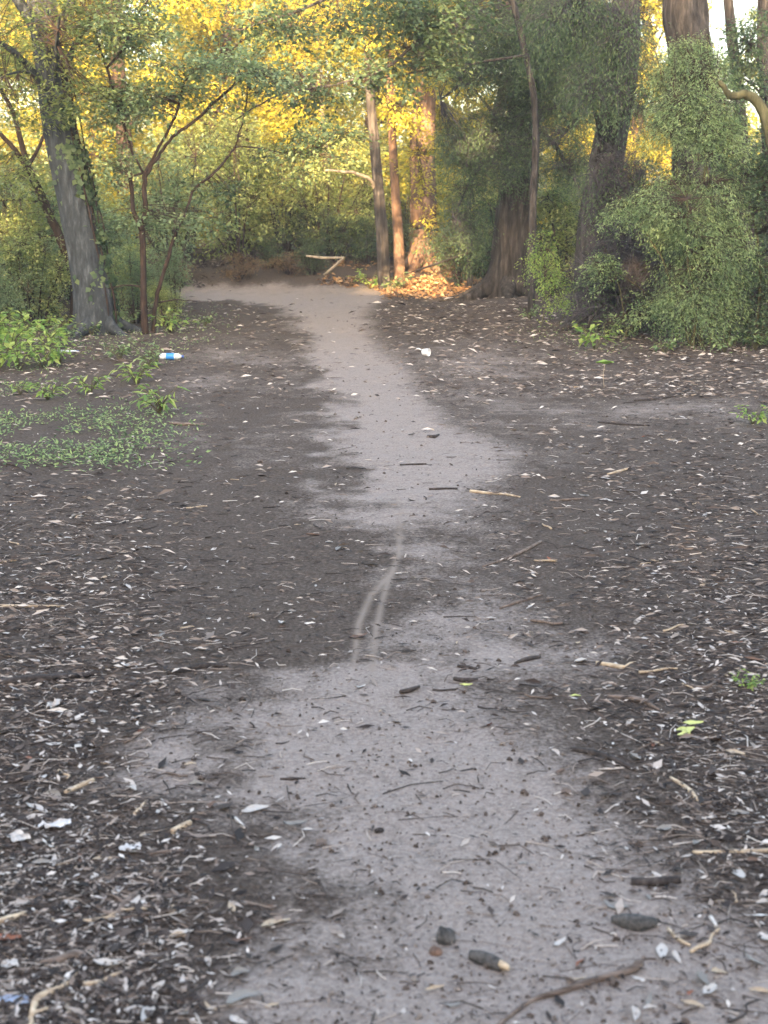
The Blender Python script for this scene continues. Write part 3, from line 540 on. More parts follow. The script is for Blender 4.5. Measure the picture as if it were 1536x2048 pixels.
for i, (a, l, dx, dy) in enumerate(((.2, .05, 0, .03), (1.5, .055, 0, 0), (.9, .05, .015, .01), (-2.3, .04, -.02, -.03), (0.1, .06, .03, .045))):
    o = bpy.data.objects.new('leaf', LM['dryY'][i]); COL.objects.link(o); o.parent = e; o.scale = (l,)*3; o.location = (dx, dy, .006+.003*i); o.rotation_euler = (.15, 0, a)

# paper and plastic scraps
def scrap(name, px, py, w_, l_, mat, label, cat, seed, crum=.2, ang=0):
    g = np.random.default_rng(seed); n = 9; u, v = np.meshgrid(np.linspace(-.5, .5, n), np.linspace(-.5, .5, n), indexing='ij')
    an = np.arctan2(v, u); rq = np.maximum(np.abs(u), np.abs(v))/np.maximum(np.hypot(u, v), 1e-6); ed = (.45+.55*rq)*(1+.8*(vnoise(np.cos(an)*1.7+seed+9, np.sin(an)*1.7+seed*2+9)-.5)); x = u*l_*ed; y = v*w_*ed; z = (fbm(u*4+seed, v*4, 3))*crum*w_; z -= z.min(); idx = np.arange(n*n).reshape(n, n)
    F = np.stack([idx[:-1, :-1], idx[1:, :-1], idx[1:, 1:], idx[:-1, 1:]], -1); mb = MB(); mb.add(np.stack([x, y, z+.002], -1), F); mb.add(np.stack([x, y, z], -1), F.reshape(-1, 4)[:, ::-1])
    o = mb.obj(name, M[mat]); o.location = G(px, py, .003); o.rotation_euler = (0, 0, ang); return tag(o, label, cat)
scrap('paper_scrap', 263, 1700, .030, .046, 'scrap_white', 'crumpled white scrap of paper on the dark soil left of the path', 'litter', 1, .5, .2)
scrap('paper_scrap', 112, 1655, .036, .066, 'scrap_white', 'large wrinkled off white scrap lying in the left litter', 'litter', 2, .6, .3)
scrap('paper_scrap', 35, 1682, .040, .060, 'dryA', 'off white flake of bark beside the large wrinkled scrap, at the left edge', 'bark', 3, .6, -.1)
scrap('plastic_scrap', 32, 2005, .028, .070, 'scrap_blue', 'flat blue grey plastic scrap in the lower left corner', 'litter', 4, .2, .1)
scrap('bark_flake', 108, 1420, .075, .026, 'dryA', 'pale upright flake of bark in the left litter above the white oval leaf', 'bark', 5, .5, -.2)
scrap('bark_flake', 20, 1935, .030, .035, 'dryA', 'whitish flake of bark at the lower left edge', 'bark', 6, .5, .1)
def lathe(mb, prof, n=20):
    prof = np.asarray(prof, float); th = np.linspace(0, 2*np.pi, n, endpoint=False)
    V = np.stack([prof[:, 0, None]*np.ones(n), prof[:, 1, None]*np.cos(th), prof[:, 1, None]*np.sin(th)], -1); i = np.arange(len(prof)-1)[:, None]*n; j = np.arange(n)[None]; j2 = (j+1) % n
    mb.add(V, np.stack([i+j, i+n+j, i+n+j2, i+j2], -1))
def plastic(name, c, rough=.2, alpha=None):
    m, nt, b = newmat(name); b.inputs['Base Color'].default_value = (*c, 1); b.inputs['Roughness'].default_value = rough
    if alpha: b.inputs['Transmission Weight'].default_value = alpha
    return m
M['pl_clear'] = plastic('cloudy_clear_plastic', (.80, .86, .90), .25, .35); M['pl_blue'] = plastic('blue_label', (.03, .22, .62), .4); M['pl_cap'] = plastic('dark_blue_cap', (.03, .08, .28), .4); M['pl_white'] = plastic('white_plastic', (.8, .8, .82), .35)
def bottle(px, py, s, ang, label, lab=True, flat=1.0):
    e = empty('plastic_bottle', G(px, py, .034*s*flat), label, 'bottle'); e.rotation_euler = (0, 0, ang); e.scale = (s, s, s*flat)
    mb = MB(); lathe(mb, [(-.115, .001), (-.117, .022), (-.112, .031), (-.09, .033), (-.087, .031), (-.065, .033), (-.06, .031), (.03, .031), (.035, .033), (.06, .032), (.082, .022), (.094, .0125), (.105, .0125)]); mb.obj('body', M['pl_clear'], e)
    if lab: mb = MB(); lathe(mb, [(-.052, .0325), (-.05, .0338), (.026, .0338), (.028, .0325)]); mb.obj('label_band', M['pl_blue'], e)
    mb = MB(); lathe(mb, [(.099, .0125), (.099, .0155), (.116, .0155), (.118, .012), (.118, .001)]); mb.obj('cap', M['pl_cap'], e)
bottle(344, 720, 1.0, -.12, 'clear plastic water bottle with a blue label lying left of the path')
bottle(136, 705, .9, .1, 'flattened bluish clear bottle lying by the foot of the big leaning tree', lab=False, flat=.45)
e = empty('paper_cup', G(852, 712), 'small crumpled white cup lying on the litter right of the path', 'cup'); e.rotation_euler = (.1, 0, -.5)
mb = MB(); lathe(mb, [(-.035, .001), (-.036, .026), (-.03, .030), (.02, .038), (.035, .040), (.034, .037), (-.03, .027)]); o = mb.obj('cup_wall', M['pl_white'], e); o.location = (0, 0, .038)
mb = MB(); sticks(mb, np.array([[-.05, 0, .06]]), np.array([[-.07, 0, .068]]), np.array([[-.10, 0, .07]]), .006, .005, 6); mb.obj('straw', M['pl_white'], e)
scrap('paper_scrap', 302, 612, .10, .11, 'scrap_white', 'white scrap of paper on the ground behind the forked sapling', 'litter', 8, .4)

# ------------------------------------------------------------------ trees
def trunk_px(pts, Yd, k=None):
    return np.array([W(a, b_, Yd if np.isscalar(Yd) else Yd[i]) for i, (a, b_) in enumerate(pts)])
def mtr(px_, Yd): return px_/FPX*Yd
def flare(mb, base, r, n, g, L=.5):
    for i in range(n):
        a = 2*np.pi*i/n+g.uniform(-.3, .3); d = np.array([math.cos(a), math.sin(a), 0]); l = L*g.uniform(.7, 1.2)
        p = [base+d*r*.35+[0, 0, r*2.0], base+d*r*.85+[0, 0, r*.7]]; q = base+d*(r+l*.5); q[2] = hgt(q[0], q[1])+r*.10; p.append(q); q = base+d*(r+l); q[2] = hgt(q[0], q[1])-.03; p.append(q)
        tube(mb, p, [r*.35, r*.42, r*.22, r*.06], 8, 4, rough=.15, seed=i)
def ell(px, py, Yd, rx, ry, rz): c = W(px, py, Yd); return (*c, mtr(rx, Yd), ry, mtr(rz, Yd))

# 1 big leaning blue-grey tree, left
g = np.random.default_rng(21)
D1 = 13.3; base = G(196, 668); D1 = base[1]
t1 = empty('leaning_tree', base, 'large blue grey trunk leaning left, with flared roots and ivy, left of the path', 'tree')
P = trunk_px([(196, 680), (190, 600), (172, 510), (150, 400), (128, 300), (110, 200), (95, 100), (82, 0), (66, -150), (40, -420), (10, -800)], D1); P[0, 2] -= .1
rad = np.array([.27, .225, .205, .20, .195, .18, .165, .155, .15, .12, .08])
mb = MB(); Q = tube(mb, P-base, rad, 36, 10, rough=.11, seed=4); flare(mb, np.zeros(3), .22, 7, g, .42)
# flare heights are relative: rebuild in world then shift
mb = MB(); tube(mb, P, rad, 36, 10, rough=.12, seed=4); flare(mb, base.copy(), .22, 7, g, .42); mb.obj('trunk', M['bark_blue'], t1, loc=base)
ml, mt = MB(), MB(); mbr = MB(); skel = list(P[4:])
for (a, b_, dY, r0) in ((-60, 60, -.8, .05), (190, 40, .8, .05), (250, -120, -.6, .06), (-120, -200, .5, .07), (120, 30, -1.2, .03), (10, 150, -.9, .03)):
    s = P[5+(b_ < 0)]; e_ = W(a, b_, D1+dY); mid = (s+e_)/2+[0, 0, .15]; tube(mbr, [s, mid, e_], [r0, r0*.7, r0*.25], 6, 4, rough=.1); skel += [mid, e_, (mid+e_)/2]
mbr.obj('branch', M['bark_blue'], t1, loc=base)
bl = [ell(60, 60, D1-.6, 150, .9, 90), ell(150, 180, D1-.5, 110, .6, 55), ell(20, 220, D1-.8, 90, .7, 60), ell(200, 40, D1-.2, 130, .9, 60), ell(40, -200, D1, 320, 1.8, 170), ell(110, 215, D1-.35, 70, .3, 40)]
C, d, _ = sample_blobs(bl, 700, g, hole=.30); foliage(ml, mt, C, d, 22, .055, .5, .34, g, skel=skel, twig=.003)
ml.obj('crown', M['leaf_mid'], t1, loc=base); mt.obj('twigs', M['twig'], t1, loc=base)
# ivy on its right side
iv = empty('ivy_vine', base+np.array([.1, -.2, 0]), 'dark ivy climbing the shaded right side of the big leaning trunk', 'vine'); loc = np.array(iv.location)
ml, mt = MB(), MB(); tt = g.random(1500)*.62+.02; Qs = smooth_path(P, 10); Ip = Qs[(tt*(len(Qs)-1)*.78).astype(int)]; aa = g.normal(.35, .7, 1500)
rI = np.interp(tt, [0, 1], [.23, .18]); C = Ip+np.stack([np.cos(aa)*rI, -np.sin(aa)*rI*.9, np.zeros(1500)], -1); Nn = C-Ip
k = fbm(tt*14, aa*1.3+4, 2) > .47; C = C[k]; Nn = Nn[k]; n = len(C)
leaves(ml, C+nrm(Nn)*.015, g.normal(0, 1, (n, 3))*[.6, .2, 1]-[0, 0, .5], Nn+g.normal(0, .15, (n, 3))*.3, .075, .07, g.random(n)); ml.obj('leaves', M['leaf_dark'], iv, loc=loc)
for j in range(4): off = np.array([.17+.02*j, -.12+.05*j, 0]); tube(mt, Qs[2:62:8]+off*np.linspace(1.15, .9, 8)[:, None]+g.normal(0, .02, (8, 3)), .014-.002*j, 5, 4)
mt.obj('stem', M['bark_brown'], iv, loc=loc)

# generic small tree from pixel limbs
def limbs_tree(name, label, limbs, basepx, Yoff, barkm, leafm, blobs, ncl, per, L, spread, seed, hole=.3, droop=.1, twig=.0025, wr=.5, link=1.2, cat='tree', sides=8, rough=.08, barkname='stem', extra=None, flat=.75):
    g = np.random.default_rng(seed); base = G(*basepx); Yd = base[1]; t = empty(name, base, label, cat); skel = []
    for i, (pts, rads) in enumerate(limbs):
        P = np.array([W(p[0], p[1], Yd+(p[2] if len(p) > 2 else 0)+Yoff) for p in pts]); mb = MB()
        if i == 0: P[0] = base-[0, 0, .05]
        tube(mb, P, np.interp(np.arange(len(P)), np.linspace(0, len(P)-1, len(rads)), rads), sides, 5, rough=rough, seed=seed+i, wob=.004); mb.obj('trunk' if i == 0 else 'branch', M[barkm], t, loc=base); skel += list(smooth_path(P, 4)[4:])
    if ncl:
        ml, mt = MB(), MB(); C, d, _ = sample_blobs([ell(b_[0], b_[1], Yd+b_[2], *b_[3:]) for b_ in blobs], ncl, g, hole=hole)
        foliage(ml, mt, C, d, per, L, wr, spread, g, skel=skel, twig=twig, droop=droop, link=link, flat=flat); ml.obj('crown', M[leafm], t, loc=base); mt.obj('twigs', M['twig'], t, loc=base)
    return t
# 2 reddish slim tree behind the leaning one
limbs_tree('slim_tree', 'slim red brown forked tree bending left behind the big leaning trunk', [
 ([(165, 640), (150, 560), (128, 495), (100, 430), (78, 380), (55, 338)], [.075, .06, .055, .05]), ([(55, 338), (30, 300), (-5, 262), (-60, 210)], [.035, .03, .02]),
 ([(60, 350), (42, 285), (28, 230), (5, 185), (-20, 120)], [.04, .03, .022]), ([(50, 338), (70, 310), (90, 262), (96, 200)], [.03, .022, .012]), ([(90, 405), (40, 400), (-30, 402)], [.014, .01, .006]), ([(115, 470), (60, 478), (5, 492)], [.012, .01, .005])],
 (150, 655), 0.7, 'bark_brown', 'leaf_mid', [(0, 120, .6, 120, .8, 70), (20, 350, .5, 110, .8, 60), (10, 450, .6, 100, .8, 70), (130, 150, .9, 90, .6, 70)], 420, 20, .06, .38, 31, hole=.32)
# 3 sapling with fork, right of it
limbs_tree('forked_sapling', 'slender many-branched sapling with a dark straight stem, right of the leaning tree', [
 ([(290, 672), (287, 600), (286, 530), (284, 462)], [.042, .036, .034]), ([(284, 462), (268, 425), (264, 390), (262, 352)], [.028, .026, .024]), ([(284, 462), (291, 420), (289, 380), (291, 342)], [.032, .03, .028]),
 ([(291, 345), (318, 295), (345, 245), (362, 195), (370, 162), (395, 140), (424, 128)], [.02, .016, .013, .008]), ([(292, 350), (315, 315), (345, 275), (392, 238), (440, 195), (480, 160), (505, 148)], [.022, .018, .016, .010]),
 ([(268, 352), (290, 345)], [.012, .014]), ([(266, 310), (250, 255), (228, 185), (214, 136)], [.014, .018, .016]), ([(214, 136), (198, 90), (180, 40), (150, -20)], [.014, .010, .008]), ([(214, 136), (245, 100), (262, 60), (275, 30), (295, 0), (330, -60)], [.014, .012, .008]),
 ([(272, 318), (286, 345)], [.012, .014]), ([(286, 575), (258, 570), (215, 578)], [.012, .009, .005])],
 (290, 668), 0, 'bark_brown', 'leaf_grey', [(420, 130, -.2, 140, .8, 32), (330, 190, 0, 110, .7, 40), (230, 210, 0, 90, .6, 60), (250, 60, 0, 120, .8, 60), (530, 150, -.4, 80, .7, 30), (240, 330, .1, 50, .4, 50), (300, 440, .2, 110, .5, 22), (420, 440, .2, 70, .4, 18)], 520, 20, .06, .38, 33, hole=.30, droop=.05)
limbs_tree('arching_sapling', 'thin sapling arching to the right from beside the forked sapling', [
 ([(306, 665), (312, 600), (330, 540), (350, 470), (372, 425)], [.03, .024, .02, .014]), ([(372, 425), (385, 385), (400, 368), (430, 345), (455, 315), (470, 294)], [.014, .015, .012]), ([(470, 294), (485, 245), (494, 200), (494, 152)], [.010, .008, .006]), ([(470, 294), (515, 296), (560, 305), (620, 308)], [.009, .007, .005]),
 ([(318, 605), (350, 600), (400, 602)], [.010, .008, .004]), ([(322, 620), (335, 650), (342, 665)], [.010, .008, .008])],
 (306, 666), 0, 'bark_brown', 'leaf_dark', [(600, 310, -.2, 95, .5, 30), (640, 270, -.3, 100, .5, 22), (600, 350, -.2, 55, .3, 18), (500, 180, -.1, 60, .4, 35), (450, 380, .1, 70, .4, 30)], 120, 18, .06, .32, 35, hole=.28)
# overhanging near maple-like sprays across the top
limbs_tree('overhanging_tree', 'dark leafy branches reaching across the top centre of the view', [
 ([(1062, 640, 0), (1065, 420, .3), (1068, 200, .6), (1010, -60, .6)], [.05, .045, .04]), ([(1015, -40, .3), (860, 60, 0), (780, 130, -.5), (690, 165, -1), (560, 190, -1.2), (470, 240, -1.4)], [.03, .02, .012, .006]), ([(1055, 110, .2), (860, 140, 0), (740, 160, -.6)], [.02, .012, .006]), ([(1012, -50, .3), (760, -40, -.4), (600, 20, -1), (480, 60, -1.2)], [.03, .02, .008])],
 (1062, 628), 0, 'bark_dark', 'leaf_dark', [(700, 150, -.6, 170, .6, 34), (640, 190, -1, 90, .5, 40), (850, 120, -.2, 110, .5, 60), (640, 60, -.8, 150, .6, 40), (520, 40, -1, 120, .5, 40), (780, 20, -.4, 170, .7, 40), (880, 20, 0, 120, .6, 60)], 420, 20, .075, .42, 37, hole=.34, wr=.6)

# 5 big dark trunk right of centre
g = np.random.default_rng(41); base = G(1015, 598); D5 = base[1]
t5 = empty('big_rough_tree', base, 'thick dark rough-barked trunk at the right edge of the far path, roots spreading', 'tree')
P = trunk_px([(1012, 612), (1018, 540), (1025, 460), (1035, 370), (1048, 260), (1058, 150), (1066, 20), (1075, -200), (1090, -700)], D5)
mb = MB(); tube(mb, P, [.36, .31, .29, .28, .27, .26, .24, .2, .12], 40, 9, rough=.17, seed=9); flare(mb, base.copy(), .33, 7, g, .75); mb.obj('trunk', M['bark_dark'], t5, loc=base)
ml, mt, mbr = MB(), MB(), MB(); skel = list(P[2:])
for (a, b_, dY, i) in ((900, 40, -1.2, 6), (880, 200, -1.0, 5), (930, 330, -.9, 4), (1150, 80, -1.0, 6), (960, -120, -1.5, 7), (1140, 260, -.8, 5), (905, 430, -.7, 4), (1190, -100, -1, 7), (1160, 380, -.7, 4)):
    s = P[i]; e_ = W(a, b_, D5+dY); m_ = (s+e_)/2+[0, 0, .25]; tube(mbr, [s, m_, e_], [.06, .04, .012], 6, 4, rough=.1); skel += [m_, (s+m_)/2, (m_+e_)/2, e_]
mbr.obj('branch', M['bark_dark'], t5, loc=base)
bl = [ell(*v) for v in ((930, 120, D5-.9, 90, .8, 110), (960, 300, D5-.8, 80, .6, 90), (1040, 80, D5-.9, 130, .9, 100), (1070, 240, D5-.7, 90, .5, 90), (1150, 150, D5-.5, 80, .8, 110), (930, 450, D5-.6, 50, .5, 70), (980, -170, D5, 240, 1.8, 150), (1140, 330, D5-.4, 60, .5, 60), (905, 250, D5-.9, 40, .5, 100), (1030, 330, D5-1.0, 70, .4, 60), (1110, 60, D5-1.0, 120, .7, 120), (1200, 120, D5-1.3, 70, .6, 110))]
C, d, _ = sample_blobs(bl, 6800, g, hole=.29); foliage(ml, mt, C, d, 26, .050, .28, .42, g, skel=skel, twig=.003, droop=.35)
ml.obj('crown', M['leaf_dark'], t5, loc=base); mt.obj('twigs', M['twig_pale'], t5, loc=base)

# 6 second dark trunk behind the thicket, 7 tall trunk top right
def plain_tree(name, label, pts, rads, basepx, bark, Yoff=0, leafm=None, blobs=(), ncl=0, seed=1, L=.06, spread=.4, droop=.2, hole=.35, rough=.14, wr=.4, twm='twig'):
    g = np.random.default_rng(seed); base = G(*basepx); Yd = base[1]; t = empty(name, base, label, 'tree'); P = trunk_px(pts, Yd+Yoff); P[0] = base-[0, 0, .08]
    mb = MB(); tube(mb, P, np.interp(np.arange(len(P)), np.linspace(0, len(P)-1, len(rads)), rads), 26, 8, rough=rough, seed=seed)
    if rads[0] > .12: flare(mb, base.copy(), rads[0]*.85, 6, g, rads[0]*1.6)
    mb.obj('trunk', M[bark], t, loc=base)
    if ncl:
        ml, mt, mbr = MB(), MB(), MB(); bl = [ell(b_[0], b_[1], Yd+b_[2], *b_[3:]) for b_ in blobs]; skel = list(P[1:])
        for b_ in bl:
            s = P[np.argmin(np.abs(P[:, 2]-b_[2]+.5))]; c_ = np.array(b_[:3]); m_ = (s+c_)/2+[0, 0, .1]; tube(mbr, [s, m_, c_], [rads[-1]*.5, rads[-1]*.3, .006], 6, 4, rough=.1); skel += [m_, c_]
        mbr.obj('branch', M[bark], t, loc=base); C, d, _ = sample_blobs(bl, ncl, g, hole=hole); foliage(ml, mt, C, d, 22, L, wr, spread, g, skel=skel, twig=.003, droop=droop); ml.obj('crown', M[leafm], t, loc=base); mt.obj('twigs', M[twm], t, loc=base)
    return t
plain_tree('dark_leaning_tree', 'dark purple grey trunk leaning right behind the tangled thicket', [(1195, 655), (1190, 560), (1195, 450), (1212, 330), (1235, 200), (1248, 80), (1255, -60), (1270, -400)], [.26, .22, .2, .17, .12], (1195, 655), 'bark_dark', .3, 'leaf_dark', [(1150, 30, -.3, 110, .8, 60), (1255, 210, -.6, 70, .4, 110), (1180, 200, -.5, 70, .5, 110), (1250, 60, -.6, 80, .5, 80), (1190, 350, -.5, 45, .3, 80), (1280, 360, -.5, 40, .3, 60), (1170, -200, 0, 150, 1.2, 100)], 2100, 51, twm='twig_pale', L=.044, droop=.7, wr=.25, hole=.40)
plain_tree('tall_orange_tree', 'tall trunk at the top right, lit orange on its bark above the green bush', [(1395, 655), (1392, 500), (1385, 300), (1378, 150), (1368, 40), (1362, -60), (1350, -400)], [.34, .30, .27, .25, .17], (1395, 640), 'bark_dark', 1.8, seed=52, rough=.17)
plain_tree('thin_tree', 'thin red brown trunk against the bright sky at the top right', [(1500, 640), (1492, 400), (1478, 200), (1462, 60), (1452, -60), (1440, -300)], [.10, .085, .08, .07, .04], (1500, 600), 'bark_dark', 2, seed=53, rough=.1)
plain_tree('slim_dark_tree', 'slim dark trunk at the far top right edge against the sky', [(1560, 640), (1545, 400), (1532, 200), (1526, 60), (1530, -100), (1540, -300)], [.12, .10, .09, .08, .05], (1560, 600), 'bark_dark', 3, 'leaf_dark', [(1500, 90, 0, 60, .8, 60), (1510, 170, .3, 50, .8, 40), (1450, 150, 1, 50, .8, 60)], 200, 54, L=.07, hole=.42)
limbs_tree('crooked_tree', 'crooked bare tan branch hooking downward at the right edge', [([(1600, 690), (1590, 500), (1560, 300), (1545, 225)], [.09, .07, .05]), ([(1545, 300), (1530, 235), (1510, 200), (1490, 190), (1460, 190), (1438, 162)], [.05, .055, .05, .04, .02]), ([(1545, 225), (1575, 150), (1600, 40)], [.045, .035, .025])], (1600, 690), 0, 'bark_moss', 'leaf_dark', [(1600, 60, 0, 60, .5, 60)], 40, 16, .06, .3, 55)

# 8 bright green vine-covered bush
def bush(name, label, basepx, leafm, blobs, ncl, per, L, spread, seed, wr=.45, hole=.3, droop=.2, stems=8, barkm='bark_moss', srad=.018, Yoff=0, cat='bush', flat=.6, link=.9, twm='twig', rb=None):
    g = np.random.default_rng(seed); base = G(*basepx); Yd = base[1]; t = empty(name, base, label, cat); bl = [ell(b_[0], b_[1], Yd+b_[2], *b_[3:]) for b_ in blobs]; skel = []
    for i in range(stems):
        b_ = bl[i % len(bl)]; s = base+[g.normal(0, .22), g.normal(0, .2), 0]; s[2] = hgt(s[0], s[1])-.03; c_ = np.array(b_[:3])+g.normal(0, .35, 3)*b_[3:6]; m1 = s*.6+c_*.4+g.normal(0, .06, 3); m1[2] = s[2]*.45+c_[2]*.55
        mb = MB(); tube(mb, [s, m1, c_], [srad, srad*.8, srad*.3], 6, 5, rough=.12, seed=i, wob=.006); mb.obj('stem', M[barkm], t, loc=base); skel += list(smooth_path([s, m1, c_], 4))
    ml, mt = MB(), MB(); C, d, _ = sample_blobs(bl, ncl, g, hole=hole, shell=.36); C[:, 2] = np.maximum(C[:, 2], hgt(C[:, 0], C[:, 1])+.08)
    foliage(ml, mt, C, d, per, L, wr, spread, g, skel=skel, twig=.0025, droop=droop, flat=flat, link=link); ml.obj('leaves', M[leafm], t, loc=base); mt.obj('twigs', M[twm], t, loc=base); return t
bush('vine_bush', 'tall bright green bush climbing up to the orange-lit trunk on the right', (1400, 690), 'leaf_bright', [(1378, 150, .5, 75, .5, 75), (1372, 250, .2, 85, .5, 80), (1400, 380, 0, 105, .6, 80), (1345, 410, -.1, 80, .5, 70), (1400, 500, 0, 110, .6, 80), (1400, 600, 0, 90, .5, 60), (1265, 430, .1, 65, .3, 38), (1430, 280, .2, 60, .5, 90)], 4200, 28, .036, .28, 61, hole=.31, wr=.26, droop=.45, flat=.3)
bush('low_bush', 'low loose green bush at the foot of the tangled thicket', (1270, 675), 'leaf_bright', [(1300, 620, -.1, 60, .3, 40), (1230, 650, -.1, 45, .3, 26), (1200, 540, 0, 40, .3, 40)], 170, 20, .035, .2, 62, hole=.3, stems=6, srad=.008)
bush('sprawling_bush', 'yellow green bush with arching shoots between the big rough trunk and the thicket', (1125, 650), 'leaf_lime', [(1110, 570, 0, 40, .3, 50), (1150, 590, -.1, 35, .3, 45), (1080, 510, .3, 35, .3, 50), (1160, 655, -.4, 22, .2, 35)], 170, 20, .034, .22, 63, hole=.35, stems=7, srad=.008, droop=.35)
bush('dark_bush', 'dark shadowy bush at the right edge beside the bright green bush', (1530, 690), 'leaf_dark', [(1520, 400, .5, 60, .7, 90), (1530, 560, .3, 70, .7, 90), (1600, 500, .2, 90, .8, 150), (1530, 650, .1, 60, .5, 40), (1600, 300, .5, 70, .7, 90)], 1150, 24, .045, .3, 64, hole=.25)
# tangled thicket of bare twigs
def thicket(label, basepx, blobs, n, seed, mat='twig_pale', srad=.004, name='twig_thicket', Yo=0, leafm=None, nl=0):
    g = np.random.default_rng(seed); base = G(*basepx); Yd = base[1]+Yo; t = empty(name, base, label, 'thicket'); bl = [ell(b_[0], b_[1], Yd+b_[2], *b_[3:]) for b_ in blobs]
    C, d, _ = sample_blobs(bl, n, g, shell=.5); D = g.normal(size=(n, 3)); D = nrm(D); l = g.uniform(.10, .42, n)[:, None]; mb = MB()
    C[:, 2] = np.maximum(C[:, 2], hgt(C[:, 0], C[:, 1])+.05)
    sticks(mb, C-D*l, C+g.normal(0, .30, (n, 3))*l, C+D*l, srad*g.uniform(.4, 1.3, n), srad*.3, 3, g.random(n)); mb.obj('twigs', M[mat], t, loc=base, smooth=False)
    for i in range(9):
        c_ = C[i]; s = base+[g.normal(0, .3), g.normal(0, .2), -.03]; s[2] = hgt(s[0], s[1])-.03; mb = MB(); tube(mb, [s, s*.5+c_*.5+g.normal(0, .1, 3), c_], [.016, .012, .005], 6, 5, wob=.01, seed=i); mb.obj('stem', M['bark_dark'], t, loc=base)
    if nl: ml = MB(); C, d, _ = sample_blobs(bl, nl, g); foliage(ml, None, C, d, 14, .05, .4, .22, g, droop=.2); ml.obj('leaves', M[leafm], t, loc=base)
    return t
thicket('tangled grey purple thicket of bare twigs left of the bright green bush', (1230, 668), [(1250, 560, .3, 90, .4, 95), (1210, 600, .3, 60, .3, 70), (1290, 520, .3, 60, .3, 80), (1235, 400, .4, 50, .3, 100)], 5200, 71, srad=.0032, leafm='leaf_dark', nl=420)

# 4 far mid trunks, catching the sun
TFO = plain_tree('far_tree', 'thin dark trunk with a pale sunlit side, left of the far sunlit trunks', [(768, 560), (764, 480), (757, 390), (750, 300), (742, 200), (735, 60), (728, -100)], [.11, .09, .085, .08, .06], (768, 552), 'bark_dark', 0, 'leaf_sunlit', [(700, 60, 0, 120, 1, 60), (760, -60, 0, 160, 1.2, 70)], 350, 81, L=.08); TF = np.array(TFO.location)
plain_tree('far_tree', 'slim golden lit trunk between the thin dark trunk and the thick red trunk', [(800, 560), (796, 480), (790, 380), (784, 260), (778, 150), (775, 0), (770, -150)], [.09, .075, .07, .065, .05], (800, 556), 'bark_red', .5, 'leaf_sunlit', [(800, 60, 0, 100, 1, 80), (800, 210, .2, 60, .8, 50)], 260, 82, L=.08, hole=.42)
plain_tree('far_tree', 'thick red brown trunk lit orange by the sun, beyond the path bend', [(850, 545), (848, 480), (846, 400), (845, 300), (848, 190), (850, 90), (852, -80), (856, -300)], [.32, .25, .235, .22, .21, .16], (850, 545), 'bark_red', 1.0, 'leaf_sunlit', [(860, -40, 0, 170, 1.2, 90), (880, 120, -.6, 70, .6, 60), (835, 300, -.8, 45, .3, 80), (870, 430, -.8, 40, .3, 60)], 420, 83, L=.08, rough=.13)
plain_tree('far_tree', 'thin dark sapling trunk left of the big rough trunk', [(940, 580), (940, 500), (938, 420), (942, 330)], [.05, .045, .035, .015], (940, 580), 'bark_dark', 0, seed=84)
plain_tree('far_tree', 'faint slender grey trunk above the dark hollow of the background', [(672, 540), (668, 450), (655, 380), (650, 300), (640, 200), (632, 80), (628, -60)], [.09, .07, .065, .05], (672, 535), 'bark_pale', 2, 'leaf_sunlit', [(620, 40, 0, 130, 1, 70)], 160, 85, L=.08)
gb = np.random.default_rng(3)
def midstick(name, pts, Yd, rad, mat, label, cat='branch'):
    P = np.array([W(a, b_, Yd+(0 if len(p) < 3 else 0)) for p in pts for (a, b_) in [p[:2]]]); mb = MB(); tube(mb, P, rad, 7, 5, rough=.12, seed=3); return tag(mb.obj(name, M[mat], loc=P[0].copy()), label, cat)
P0 = G(625, 519); 
for pts, lab in (([(612, 512), (650, 516), (688, 515)], 'pale bare branch lying level in the dark hollow beyond the path'), ([(688, 514), (672, 530), (648, 550)], 'pale bare branch propped diagonally in the dark hollow beyond the path')):
    Yd = 23.6; P = np.array([W(a, b_, Yd) for a, b_ in pts]); P[:, 2] = np.maximum(P[:, 2], hgt(P[:, 0], P[:, 1])+.03); mb = MB(); tube(mb, P, [.02, .028, .02], 7, 4, rough=.1); tag(mb.obj('dead_branch', M['bark_pale'], loc=P[0].copy()), lab, 'branch')
P = np.array([G(815, 560)+[0, 0, .18], W(860, 532, 20.2), W(895, 520, 19.8), W(940, 505, 19.4)]); mb = MB(); tube(mb, P, [.008, .018, .018, .010], 6, 4, rough=.1); tag(mb.obj('dead_branch', M['wood_dark'], loc=P[0].copy()), 'thin dark broken branch slanting in front of the sunlit litter', 'branch')
P = np.array([W(650, 341, TF[1]-.5), W(690, 343, TF[1]-.4), W(715, 348, TF[1]-.3), W(738, 360, TF[1]-.15), W(752, 380, TF[1])]); mb = MB(); tube(mb, P, [.014, .026, .032, .034, .03], 7, 5, rough=.15, wob=.01); mb.obj('dead_limb', M['bark_pale'], TFO, loc=TF)

